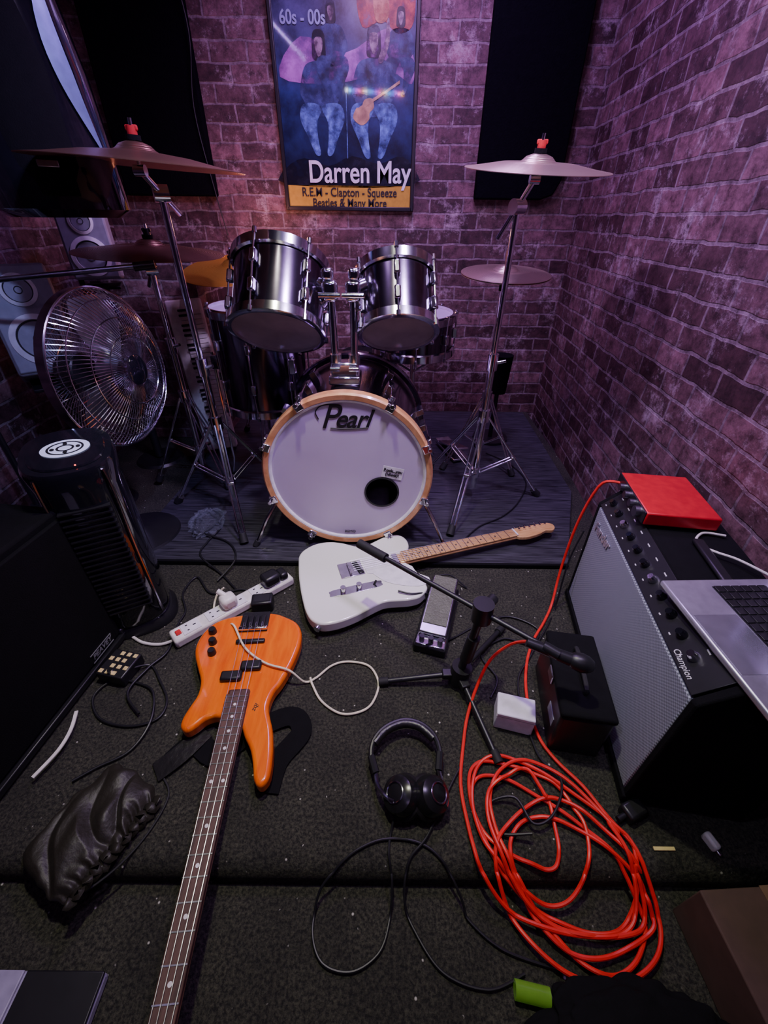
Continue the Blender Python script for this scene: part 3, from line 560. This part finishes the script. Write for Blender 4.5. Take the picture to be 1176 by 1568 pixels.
g.mesh('louvres',merge([box_data((.088,0,.12+i*.017),(.022,.115,.004)) for i in range(22)]),BLACK)
for s_ in (-1,1): g.tube('trim_%d'%(s_+1),[(.078,s_*.073,.06),(.078,s_*.071,.3),(.08,s_*.075,.5),(.085,s_*.072,.575)],.004,DCHROME)
mtp=frame((0,0,.608),(.196,0,.98),(0,1,0))
BLUEE=M('panel_ring',(.6,.65,.8),.2,emis=(.6,.65,.95),estr=.35)
def ell(n,prof,mat,sx=1,sy=.66,ox=0,oy=0):
    v,f=lathe_data(prof,40); g.mesh(n,([Vector((x.x*sx+ox,x.y*sy+oy,x.z)) for x in v],f),mat,mtx=mtp,clean=True)
ell('emblem',[(.0,.0012),(.054,.0012),(.054,0)],BLUEE)
ell('emblem_ring',[(.036,.0012),(.036,.0020),(.041,.0020),(.041,.0012)],INK)
ell('emblem_mid',[(.015,.0012),(.015,.0022),(.020,.0022),(.020,.0012)],INK)
for i,(ox,oy) in enumerate(((.028,0),(-.028,0),(0,.018),(0,-.018))): ell('button_%d'%i,[(0,.0024),(.005,.0024),(.005,.0012)],INK,1,1,ox,oy)
g.box('power_led',(.075,.02,.5925),(.004,.004,.004),REDLED)
g=G('pedestal_fan',(-.868,1.34,.02))
fn=Vector((.985,-.15,.07)).normalized(); fo=Vector((0,0,.665)); fm=frame(fo,fn,(0,0,1)); RF=.232
W=[]
for j in range(96):
    a=2*pi*j/96; tw=.22
    for sg in (1,-1):
        P=[]
        for q in range(7):
            t=q/6; r=.045+(RF-.045)*t; zz=sg*(.02+.075*(1-t**2.2)); aa=a+tw*t*sg; P.append((r*math.cos(aa),r*math.sin(aa),zz if t<1 else sg*.012))
        W.append(tube_data(P,.0013,4))
g.mesh('cage_wires',merge(W),CHROME,mtx=fm)
Rg=[]
for sg in (1,-1):
    for r in (.10,.15,.20,RF):
        t=(r-.045)/(RF-.045); z=sg*(.02+.075*(1-t**2.2)) if r<RF else sg*.012
        Rg.append(tube_data([(r*math.cos(2*pi*i/48),r*math.sin(2*pi*i/48),z) for i in range(48)],.002 if r<RF else .004,6,True))
g.mesh('cage_rings',merge(Rg),CHROME,mtx=fm)
g.mesh('cage_band',lathe_data([(RF+.001,-.016),(RF+.004,-.014),(RF+.004,.014),(RF+.001,.016)],64),DCHROME,mtx=fm)
g.mesh('badge',lathe_data([(0,.102),(.035,.100),(.046,.094),(.046,.085)],32),BLACKG,mtx=fm,clean=True)
B=[]
for k in range(3):
    rows=[]
    for q in range(7):
        r=.035+.178*q/6; w=.35+.55*math.sin(pi*min(1,q/6*.75+.2))
        for e in range(5):
            a=k*2*pi/3+(e/4-.5)*w; rows.append((r*math.cos(a),r*math.sin(a),.02-(e/4-.5)*.05))
    F=[(q*5+e,q*5+e+1,q*5+e+6,q*5+e+5) for q in range(6) for e in range(4)]; B.append((rows,F))
g.mesh('blades',merge(B),STEEL,mtx=fm); g.mesh('hub',lathe_data([(0,.055),(.03,.05),(.038,.02),(.038,-.02),(.03,-.03),(0,-.03)],32),STEEL,mtx=fm,clean=True)
g.mesh('motor',lathe_data([(0,-.17),(.045,-.165),(.06,-.14),(.06,-.10),(.05,-.09),(0,-.09)],32),BLACK,mtx=fm,clean=True)
bk=fo-fn*.12; g.cyl('neck',bk-Vector((0,0,.02)),bk-Vector((0,0,.14)),.018,BLACK); g.cyl('pole',(bk.x,bk.y,.02),(bk.x,bk.y,.56),.014,CHROME)
g.lathe('base',[(0,.03),(.03,.03),(.10,.018),(.14,.008),(.145,0),(0,0)],BLACK,(bk.x,bk.y,0))
g=G('speaker_cabinet',(-.848,.60,0),math.radians(83))
g.box('box',(0,.20,.25),(.54,.40,.47),BLACKM,bevel=.008); g.box('grille_frame',(0,-.004,.25),(.50,.012,.43),BLACKM,bevel=.003)
g.box('base_rail',(0,-.008,.018),(.52,.02,.02),BLACK); 
for i,x in enumerate((-.25,.25)): g.box('corner_%d'%i,(x*1.04,.0,.03),(.03,.03,.03),BLACK,bevel=.006)
for i,x in enumerate((-.24,.24)): g.cyl('foot_%d'%i,(x,.05,0),(x,.05,.02),.016,RUB); 
for i,x in enumerate((-.24,.24)): g.cyl('foot_b%d'%i,(x,.35,0),(x,.35,.02),.016,RUB)
g.text('badge','PEAVEY',.022,SILV,frame((.175,-.0115,.055),(0,-1,0),(1,0,0)),shear=.3,off=.0004)
g.box('badge_line',(.175,-.0115,.040),(.085,.002,.002),SILV,bevel=0); g.box('badge_line_top',(.175,-.0115,.069),(.085,.002,.002),SILV,bevel=0)
g=G('white_strap'); g.mesh('loop',ribbon([(-.80,.60,.02),(-.785,.55,.02),(-.785,.50,.02),(-.805,.44,.02)],.008,.003),WHITEP)
def monitor(name,o,rz,w,d,h,zb,tilt):
    g=G(name,(o[0],o[1],0),rz)
    g.cyl('stand_pole',(0,0,.02),(0,0,zb),.02,BLACK); g.lathe('stand_base',[(0,.012),(.11,.012),(.12,0),(0,0)],BLACK,(0,0,.0)); g.box('stand_plate',(0,0,zb-.006),(w*.8,d*.8,.012),BLACK)
    c=G('cabinet_mount',(0,0,zb),rot=(-tilt,0,0),parent=g.e)
    c.box('cabinet',(0,0,h/2+.02),(w,d,h),GREY,bevel=.012); c.box('baffle',(0,-d/2-.002,h/2+.02),(w*.94,.008,h*.95),GREY,bevel=.01)
    def drv(n,z,r):
        c.lathe(n+'_ring',[(r*1.25,0),(r*1.27,.006),(r*1.0,.009),(r*.95,0)],PAPER,(0,-d/2-.004,z),(0,-1,0)); c.lathe(n+'_cone',[(0,-.004),(r*.3,.004),(r*.34,-.014),(r*.9,.002),(r*1.0,.007)],CONE,(0,-d/2-.004,z),(0,-1,0))
    drv('woofer',.02+h*.31,w*.32); drv('tweeter',.02+h*.76,w*.20)
    return g
monitor('studio_monitor',(-1.27,1.62),math.radians(40),.21,.20,.36,.56,.35)
monitor('studio_monitor.001',(-1.22,2.04),math.radians(25),.17,.18,.26,.84,.1)
g=G('pa_speaker',(-1.10,1.62,0),math.radians(35))
def sh(z): k=(1.71-z)*.13+.01; return (k*math.cos(math.radians(35)),-k*math.sin(math.radians(35)))
def S3(a,b,z,dy=0): o=sh(z); return [(x+o[0],y+o[1]+dy,z) for x,y in sell(a,b)]
g.mesh('cabinet',loft([S3(.15,.15,1.08),S3(.185,.18,1.10),S3(.20,.19,1.4),S3(.19,.18,1.68),S3(.15,.15,1.71)]),BLACKG,ang=30)
g.mesh('grille',loft([S3(.155,.17,1.13,-.012),S3(.165,.18,1.4,-.016),S3(.155,.17,1.66,-.012)]),BLACKM,ang=30)
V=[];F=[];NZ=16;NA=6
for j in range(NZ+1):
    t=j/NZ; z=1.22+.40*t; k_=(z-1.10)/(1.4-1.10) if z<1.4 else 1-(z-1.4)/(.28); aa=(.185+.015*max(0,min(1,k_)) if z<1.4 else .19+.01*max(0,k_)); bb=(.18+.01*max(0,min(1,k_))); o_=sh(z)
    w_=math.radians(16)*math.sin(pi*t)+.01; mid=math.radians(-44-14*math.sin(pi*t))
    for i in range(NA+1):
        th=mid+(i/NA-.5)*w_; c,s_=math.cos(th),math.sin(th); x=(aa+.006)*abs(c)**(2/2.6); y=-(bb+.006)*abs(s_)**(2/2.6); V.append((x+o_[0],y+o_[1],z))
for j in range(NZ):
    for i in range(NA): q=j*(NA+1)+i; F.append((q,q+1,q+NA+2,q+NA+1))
g.mesh('reflection_arc',(V,F),M('painted_blue_reflection',(.28,.38,.60),.35,.5))  # blue crescent strip modelled to imitate a light reflection on the glossy cabinet
g.box('wall_bracket',(-.10,.30,1.40),(.05,.30,.06),BLACK,rz=.45); g.box('logo_plate',(.06,-.235,1.2),(.05,.004,.015),STEEL)
g=G('mic_boom_stand',(-1.36,1.36,.0))
g.cyl('pole',(0,0,.06),(0,0,.91),.010,BLACK); g.cyl('clutch',(0,-.02,.91),(0,.02,.91),.018,BLACK); g.cyl('boom',(-.06,-.02,.905),(.58,.20,.955),.008,STEEL); g.cyl('boom_tip',(.55,.19,.952),(.61,.21,.957),.013,BLACK)
for i,a in enumerate((.9,3.6,5.2)):
    R_=.12; g.cyl('leg_%d'%i,(0,0,.12),(R_*math.cos(a),R_*math.sin(a),.012),.008,BLACK)
g.cyl('hub',(0,0,.08),(0,0,.16),.02,BLACK)
g=G('electronic_keyboard',(-.90,2.12,.02))
g.e.rotation_euler=(math.radians(-9),math.radians(-4),math.radians(12))
g.box('body',(0,0,.38),(.16,.05,.74),WHITEP,bevel=.008)
Kx=[];Kb=[]
for i in range(30):
    Kx.append(box_data((.025,-.029,.06+i*.0218),(.10,.012,.0195)))
    if i%7 not in (2,6): Kb.append(box_data((-.0,-.038,.071+i*.0218),(.055,.010,.011)))
g.mesh('white_keys',merge(Kx),KEYW,.002); g.mesh('black_keys',merge(Kb),BLACK,.002)

# ------------------------------------------------------------ floor items
s0=Vector((-.645,.83,0)); s1=Vector((-.338,1.115,0)); d=s1-s0; an=math.atan2(d.y,d.x); c=(s0+s1)/2
g=G('power_strip',(c.x,c.y,0),an); Ls=d.length
g.box('body',(0,0,.018),(Ls,.06,.034),WHITEP,bevel=.008)
for i in range(5):
    x=-Ls/2+.06+i*.078; g.box('socket_%d'%i,(x,0,.0355),(.055,.046,.003),PAPER,bevel=.001)
    for j,(ax_,ay_) in enumerate(((.012,0),(-.010,.011),(-.010,-.011))): g.box('slot_%d_%d'%(i,j),(x+ax_,ay_,.0373),(.009 if j==0 else .006,.004,.001),INK,bevel=0)
g.box('plug_white',(-.02,0,.058),(.05,.048,.042),WHITEP,bevel=.012); g.cyl('plug_neck',(-.02,.01,.07),(-.035,.035,.085),.009,WHITEP)
g.box('plug_black',(.135,0,.058),(.06,.05,.04),BLACK,bevel=.010); g.box('plug_black_b',(.18,.0,.05),(.03,.045,.03),BLACK,bevel=.008)
g.box('switch',(-Ls/2+.022,0,.038),(.016,.02,.004),FELT)
g=G('power_adapter',(-.405,.985,0),.15); g.box('brick',(0,0,.022),(.07,.05,.044),BLACK,bevel=.006); g.box('label',(0,0,.0445),(.05,.03,.001),INK,bevel=0)
cable('power_cable',[(-.63,.84,.018),(-.68,.825,.006),(-.74,.83,.006),(-.80,.86,.006),(-.835,.86,.006)],.0045,WHITEP)
cable('cream_cable',[(-.53,1.0,.075),(-.555,.985,.05),(-.548,.93,.03),(-.50,.88,.02),(-.46,.86,.058),(-.40,.775,.060),(-.33,.725,.060),(-.26,.705,.056),(-.22,.700,.010),(-.19,.715,.006),(-.15,.755,.006),(-.107,.770,.006),(-.05,.762,.006),(-.022,.735,.006),(-.010,.690,.006),(-.03,.635,.006),(-.07,.612,.006),(-.115,.612,.006),(-.165,.645,.006),(-.195,.69,.008),(-.205,.712,.012)],.0032,CREAM)
g=G('effects_pedal',(-.752,.732,0),math.radians(-12))
g.box('case',(0,0,.022),(.085,.085,.038),BLACK,bevel=.004)
for i in range(4):
    for j in range(4):
        if (i+j)%2==0 or i in(1,2): g.box('dot_%d%d'%(i,j),(-.031+i*.0207,-.031+j*.0207,.0415),(.012,.012,.002),GOLD,bevel=.002)
g.cyl('footswitch',(0,-.03,.04),(0,-.03,.052),.007,CHROME)
g=G('wah_pedal',(.178,.93,0),math.radians(-16.5))
g.box('base',(0,0,.018),(.10,.27,.034),BLACK,bevel=.006)
g.box('treadle',(0,.02,.060),(.085,.235,.014),STEEL,m=Matrix.Rotation(math.radians(5),3,'X'),bevel=.004)
g.box('tread_rubber',(0,.035,.069),(.075,.20,.005),M('tread',(.12,.13,.09),.5,bump=(150,1.)),m=Matrix.Rotation(math.radians(5),3,'X'),bevel=.001)
g.box('hinge',(0,0,.042),(.06,.05,.022),BLACK)
g.box('front_plate',(0,-.11,.037),(.09,.045,.006),CHROME); 
for i,x in enumerate((-.028,0,.028)): g.cyl('knob_%d'%i,(x,-.112,.04),(x,-.112,.055),.008,BLACK)
g=G('microphone_stand',(.215,.71,0))
g.cyl('pole',(0,0,.03),(.030,.0,.30),.011,BLACK); g.cyl('hub',(0,0,.015),(.006,0,.075),.028,BLACK); g.cyl('sleeve',(.012,0,.11),(.022,0,.20),.017,BLACK)
for i,f_ in enumerate(((-.224,-.009,.012),(.070,-.222,.012),(.17,.19,.012))):
    h=Vector((0,0,.045)); f_=Vector(f_); g.cyl('leg_%d'%i,h,f_,.0075,BLACK); g.cyl('foot_%d'%i,h.lerp(f_,.88),f_,.0115,RUB)
    g.box('leg_root_%d'%i,h.lerp(f_,.1),(.05,.025,.02),BLACK,rz=math.atan2(f_.y,f_.x))
b0=Vector((-.287,.255,.30)); b1=Vector((.150,-.098,.295)); c_=Vector((.030,0,.30))
g.cyl('boom',b0,b1,.0070,BLACK); g.cyl('boom_grip',b0,b0.lerp(b1,.18),.014,RUB); g.cyl('boom_clutch',c_+Vector((0,0,-.03)),c_+Vector((0,0,.025)),.026,BLACK); g.cyl('clutch_knob',c_,c_+Vector((.035,.042,.0)),.014,BLACK)
g.cyl('mic_clip',b1,b1+Vector((.03,-.02,-.005)),.013,BLACK); g.cyl('microphone_body',b1+Vector((-.035,.01,.0)),b1+Vector((.065,-.028,-.015)),.011,BLACK,r2=.015)
g.lathe('microphone_head',[(0,.045),(.012,.043),(.019,.032),(.022,.018),(.018,0),(.014,-.006)],BLACK,b1+Vector((.062,-.027,-.014)),(.95,-.3,-.1),seg=24)
g=G('equipment_case',(.492,.635,0),math.radians(-9))
g.box('body',(0,0,.075),(.120,.24,.15),BLACK,bevel=.008); g.box('lid',(0,0,.158),(.125,.245,.018),BLACKM,bevel=.006); g.box('latch',(-.0625,0,.14),(.006,.04,.03),STEEL)
g.tube('handle',[(0,-.06,.168),(0,-.05,.185),(0,.05,.185),(0,.06,.168)],.006,RUB,k=4); g.box('label',(-.0605,-.07,.08),(.002,.05,.03),GREY,bevel=0)
g=G('white_box',(.345,.600,0),math.radians(-14)); g.box('carton',(0,0,.034),(.095,.062,.066),M('white_card',(.80,.77,.86),.5),bevel=.003); g.box('lid_seam',(0,0,.055),(.0955,.0625,.0015),GREY,bevel=0)
g=G('headphones')
hb=[(-.012,.455,.03),(-.024,.49,.035),(-.018,.525,.04),(.010,.556,.042),(.055,.574,.042),(.098,.566,.042),(.130,.538,.04),(.141,.50,.036),(.135,.462,.03)]
g.tube('band',hb,.0065,BLACK,seg=10); g.tube('pad',[(x*.985+.001,y-.006,z-.004) for x,y,z in hb[2:7]],.011,LEATHER,seg=12)
g.tube('slider_l',[hb[0],hb[1]],.009,BLACK); g.tube('slider_r',[hb[-2],hb[-1]],.009,BLACK)
CUP=M('satin_black',(.010,.010,.011),.24)
for i,(x,y,zx) in enumerate(((.045,.405,-.55),(.112,.405,.55))):
    z=Vector((zx,-.15,.85)); cen=Vector((x,y,.042)); g.lathe('cup_%d'%i,[(0,.028),(.022,.027),(.036,.018),(.041,.004),(.041,-.008),(.036,-.012),(0,-.012)],CUP,cen,z,seg=36)
    g.mesh('cushion_%d'%i,tube_data([cen-z.normalized()*.018+frame((0,0,0),z).to_3x3()@Vector((.030*math.cos(2*pi*k/28),.034*math.sin(2*pi*k/28),0)) for k in range(28)],.013,10,True),LEATHER)
    g.lathe('cap_ring_%d'%i,[(.018,.0285),(.020,.0295),(.022,.0285)],DCHROME,cen,z,seg=30)
g.tube('yoke_0',[(-.012,.458,.03),(-.008,.43,.035),(.01,.40,.05),(.03,.385,.06)],.005,DCHROME); g.tube('yoke_1',[(.135,.465,.03),(.14,.43,.035),(.145,.40,.04),(.14,.38,.05)],.005,DCHROME)
def drape(pts):
    out=[]
    for x,y,z in pts:
        if y<SE+.045:
            s=min(1,max(0,(SE+.045-y)/.045)); top=.045*(math.sqrt(max(0,1-s*s))-1) if s<1 else -.045
            t=min(1,max(0,(SE-y)/.05)); low=ZF
            base=max(top,-.02) if y>SE else (-.02*(1-t)+low*t)
            z=z+base
        out.append((x,y,z))
    return out
def dcable(name,pts,r,mat,k=10):
    P=[tuple(p) for p in crom(pts,k)]; return mesh_obj(name,*tube_data(drape(P),r,8),mat)
dcable('headphone_cable',[(.03,.37,.02),(.022,.345,.006),(.018,.31,.006),(.025,.27,.006),(.02,.22,.006),(.0,.175,.006),(-.05,.15,.006),(-.105,.16,.006),(-.13,.20,.006),(-.125,.25,.006),(-.10,.28,.006),(-.05,.315,.006),(.01,.335,.006),(.08,.33,.006),(.13,.30,.006),(.165,.25,.006),(.18,.22,.006),(.24,.18,.006),(.34,.155,.006)],.0026,BLKC)
dcable('black_cable',[(.19,.48,.006),(.15,.42,.006),(.10,.34,.010),(.06,.30,.006),(.05,.25,.006),(.07,.205,.006),(.12,.15,.006),(.20,.13,.006),(.27,.15,.006)],.0026,BLKC)
cable('black_cable.001',[(-.72,.72,.03),(-.68,.75,.006),(-.63,.70,.006),(-.585,.64,.006),(-.59,.59,.006),(-.656,.57,.006),(-.74,.59,.006),(-.79,.65,.006),(-.76,.70,.006),(-.68,.69,.006),(-.63,.66,.010),(-.60,.58,.012),(-.62,.51,.006),(-.68,.47,.006),(-.72,.44,.006)],.0034,BLKC)
cable('black_cable.002',[(-.38,1.10,.06),(-.42,1.04,.006),(-.50,1.06,.006),(-.60,1.04,.006),(-.68,1.12,.006),(-.70,1.04,.006),(-.66,.96,.006),(-.66,.90,.008),(-.65,.80,.008),(-.68,.74,.01),(-.70,.66,.012),(-.64,.60,.012)],.0034,BLKC)
cable('black_cable.003',[(.13,.80,.05),(.22,.86,.006),(.32,.92,.006),(.42,.95,.006),(.50,.90,.006),(.46,.84,.006),(.38,.86,.006),(.30,.80,.006),(.33,.72,.006),(.30,.66,.006)],.003,BLKC)
cable('black_cable.004',[(.62,1.04,.30),(.60,1.03,.18),(.585,.99,.006),(.54,.92,.006),(.45,.80,.006),(.385,.70,.006),(.385,.52,.006),(.42,.45,.018),(.38,.38,.024),(.33,.36,.024),(.30,.41,.024),(.24,.40,.006),(.25,.35,.006),(.32,.34,.03)],.003,BLKC)
cable('black_cable.005',[(-.52,1.06,.006),(-.60,1.14,.006),(-.70,1.22,.024),(-.70,1.30,.026),(-.68,1.40,.026),(-.74,1.48,.026),(-.80,1.50,.028),(-.78,1.36,.03),(-.74,1.34,.034),(-.70,1.46,.03),(-.77,1.52,.028),(-.80,1.46,.03),(-.76,1.36,.036),(-.62,1.30,.026),(-.56,1.20,.026),(-.60,1.10,.006)],.0036,BLKC)
cable('black_cable.006',[(.30,1.30,.026),(.40,1.42,.026),(.52,1.50,.026),(.62,1.62,.026),(.70,1.80,.026),(.66,1.98,.026),(.56,2.10,.026)],.003,BLKC)
cable('instrument_cable',[(.05,1.0,.07),(.09,.99,.068),(.13,1.0,.06),(.16,1.03,.03),(.18,1.10,.03),(.24,1.12,.03),(.30,1.08,.006)],.003,BLKC)
pts=[(.70,1.03,.465),(.665,1.055,.468),(.635,1.07,.44),(.615,1.08,.30),(.60,1.06,.12),(.575,1.0,.02),(.53,.93,.008),(.47,.85,.008),(.425,.76,.008),(.400,.66,.008),(.400,.56,.008),(.425,.50,.008),(.47,.44,.010),(.50,.38,.012)]
loops=[(.365,.335,.165,.140,.25),(.32,.370,.110,.110,.30),(.365,.315,.180,.165,.35),(.41,.285,.125,.110,.10),(.30,.385,.090,.085,.30),(.37,.300,.150,.120,.55),(.42,.270,.110,.090,.20),(.345,.345,.165,.150,.30),(.34,.33,.150,.150,.3)]
N=48
for k in range(len(loops)-1):
    A_=loops[k];B_=loops[k+1]
    for i in range(N if k<7 else N//2):
        fr=i/N; f2=fr*fr*(3-2*fr); a=-2*pi*fr+.25+.15*math.sin(k*2.1)
        cx,cy,rx,ry,shr=[A_[j]*(1-f2)+B_[j]*f2 for j in range(5)]
        x=cx+rx*math.cos(a)+.012*math.sin(2*a+k*1.3); y=cy+ry*math.sin(a)-shr*(x-.36)+.010*math.sin(3*a+k*1.7)
        pts.append((x,y,.007+.0045*(k%4)+.004*math.sin(5*a+k)**2))
pts+=[(.19,.36,.012),(.186,.442,.008),(.205,.53,.008),(.225,.60,.02),(.255,.66,.06),(.29,.70,.12),(.33,.69,.20),(.36,.65,.26),(.365,.622,.285)]
P=[tuple(p) for p in crom(pts,4)]
mesh_obj('red_instrument_cable',*tube_data(drape(P),.0042,8),REDC)
def blob(name,c,dims,mat,seed,amp=.3,fr=3.,folds=0,fk=9.,dirn=(.7,.7),parent=None):
    bm=bmesh.new(); bmesh.ops.create_icosphere(bm,subdivisions=6,radius=1)
    for v in bm.verts:
        n=v.co.normalized(); d=1+amp*(noise.noise(n*fr+Vector((seed,0,0)))+.5*noise.noise(n*fr*2.3+Vector((0,seed,0))))
        if folds:
            q=n.x*dirn[0]+n.y*dirn[1]+.6*noise.noise(n*1.3+Vector((seed,)*3)); d+=folds*(abs(math.sin(fk*q))-.5)*(.35+.9*noise.noise(n*1.9+Vector((2,seed,1))))
        co=n*d; z=max(co.z,-.5); v.co=Vector((co.x*dims[0],co.y*dims[1],(z+.5)*dims[2]/1.5))
    me=bpy.data.meshes.new(name); bm.to_mesh(me); bm.free(); me.polygons.foreach_set('use_smooth',[True]*len(me.polygons)); me.materials.append(mat)
    ob=bpy.data.objects.new(name,me); link(ob,parent); ob.location=c; return ob
g=G('leather_bag',(-.625,.355,0),-.50); g.e.scale=(.84,.84,.80)
NX,NY=90,110; V=[];F=[]
for j in range(NY+1):
    v_=-1+2*j/NY
    for i in range(NX+1):
        u_=-1+2*i/NX
        wy=.135*(1-.10*abs(u_)**3); wx=.105*(1-.12*v_*v_)+.012*noise.noise(Vector((v_*3,1,0)))
        x=u_*wx; y=v_*wy+.012*noise.noise(Vector((u_*2.5,5,v_)))
        e=max(0,(1-abs(u_)**2.6))*max(0,(1-abs(v_)**2.6)); h=.042*e**.5
        p_=Vector((x*12,y*12,0)); cre=noise.noise(Vector((x*8+y*7,(y*5-x*3),.3))); cr2=noise.noise(Vector((x*22+y*9,y*9-x*5,2.)))
        h+=e**.5*(-.022*(1-min(1,abs(cre)*4))+.012*cr2+.012*noise.noise(p_))
        if u_>.5: h+=(u_-.5)*.014*math.sin(v_*30+2*noise.noise(Vector((v_*4,0,7))))*min(1,e*6+.2)
        V.append((x,y,max(.001,h)))
for j in range(NY):
    for i in range(NX): q=j*(NX+1)+i; F.append((q,q+1,q+NX+2,q+NX+1))
g.mesh('pouch',(V,F),BAGL,ang=180)
g.mesh('pleated_mouth',ribbon([(.106+.010*math.sin(i*1.9),-.12+.24*i/40,.006+.008*(1+math.cos(i*1.57))) for i in range(41)],.022,.002,3),BAGL,ang=180)
g.tube('drawstring',[(.10,-.12,.006),(.135,-.03,.005),(.14,.06,.005),(.115,.14,.006),(.06,.165,.005)],.0028,RUB)
blob('clear_plastic_bag',(-.74,1.42,.02),(.065,.085,.05),CLEAR,5.,.3,3.,folds=.3,fk=7.)
blob('black_gig_bag',(.43,.060,ZF),(.17,.085,.07),BLACKM,9.,.2,2.,folds=.1)
g=G('storage_box',(-.665,-.045,ZF),0); g.box('tub',(0,0,.012),(.34,.38,.024),LAV,bevel=.006); g.box('lid_dark',(.100,.0,.026),(.14,.38,.006),BLACK,bevel=.002); g.box('lid_light',(-.070,0,.026),(.19,.38,.006),LAV,bevel=.002)
g=G('cardboard_box',(.735,.150,ZF),math.radians(3)); g.box('carton',(0,0,.065),(.27,.20,.13),CARD,bevel=.003); g.box('tape_strip',(0,0,.1305),(.04,.202,.001),M('tape',(.2,.12,.07),.4),bevel=0)
g=G('brass_strip'); g.box('bar',(.60,.325,.002),(.045,.007,.004),GOLD,bevel=.001)
g=G('white_adapter',(.70,.335,0),.3); g.box('case',(0,0,.013),(.016,.032,.024),WHITEP,bevel=.005); g.box('pins',(0,-.02,.013),(.010,.012,.005),STEEL)
g=G('green_bottle'); g.cyl('body',(.245,.130,ZF+.014),(.305,.120,ZF+.014),.014,GREEN); g.cyl('cap',(.305,.120,ZF+.014),(.322,.117,ZF+.014),.010,BLACK)
g=G('plug_adapter',(.56,.39,0),.4); g.box('case',(0,0,.016),(.05,.035,.032),BLACK,bevel=.006); g.cyl('neck',(-.02,0,.016),(-.045,0,.016),.006,BLACK)

# ------------------------------------------------------------ lights
def area(name,loc,tgt,size,col,pw,spread=None):
    l=bpy.data.lights.new(name,'AREA'); l.size=size; l.color=col; l.energy=pw
    if spread: l.spread=math.radians(spread)
    o=bpy.data.objects.new(name,l); link(o); o.location=loc; o.rotation_euler=(Vector(tgt)-Vector(loc)).to_track_quat('-Z','Y').to_euler(); return o
def spot(name,loc,tgt,col,pw,deg,blend=.6,rad=.05):
    l=bpy.data.lights.new(name,'SPOT'); l.color=col; l.energy=pw; l.spot_size=math.radians(deg); l.spot_blend=blend; l.shadow_soft_size=rad
    o=bpy.data.objects.new(name,l); link(o); o.location=loc; o.rotation_euler=(Vector(tgt)-Vector(loc)).to_track_quat('-Z','Y').to_euler(); return o
spot('ceiling_spot_white',(-.15,.95,2.38),(-.06,.68,0),(1,.98,.76),118,62,1.,.05)
area('ceiling_purple',(.15,2.05,2.38),(.3,2.2,0),.5,(.60,.30,1.),23)
area('drum_fill_purple',(.55,.75,2.36),(-.1,1.6,.7),.22,(.68,.46,1.),13,90)
spot('spot_right_wall',(-.55,1.3,2.3),(1.0,1.40,.70),(.70,.44,1.),112,60,1.)
spot('spot_back_wall',(-.1,1.3,2.36),(-.05,2.78,1.0),(.88,.43,.95),55,84,1.)
spot('spot_left_blue',(.3,.3,2.3),(-1.0,1.50,.75),(.38,.42,1.),85,44,.9)
spot('spot_amp_cool',(-.6,.2,2.3),(.65,.80,.3),(.75,.75,1.),34,38,.9)
l=bpy.data.lights.new('warm_lamp','POINT'); l.color=(1,.36,.24); l.energy=3.4; l.shadow_soft_size=.05; o=bpy.data.objects.new('warm_lamp',l); link(o); o.location=(-.62,2.50,1.05)
w=bpy.data.worlds.new('w'); bpy.context.scene.world=w; w.use_nodes=True; w.node_tree.nodes['Background'].inputs[0].default_value=(.05,.04,.10,1); w.node_tree.nodes['Background'].inputs[1].default_value=.3
# ------------------------------------------------------------ camera
cam=bpy.data.cameras.new('camera'); co=bpy.data.objects.new('camera',cam); link(co)
cam.sensor_fit='VERTICAL'; cam.sensor_height=36; cam.lens=910/2212*36; cam.clip_start=.02
co.location=(0,0,1.09)
co.rotation_euler=(Matrix.Rotation(math.radians(55),4,'X')@Matrix.Rotation(math.radians(.65),4,'Z')).to_euler()
bpy.context.scene.camera=co
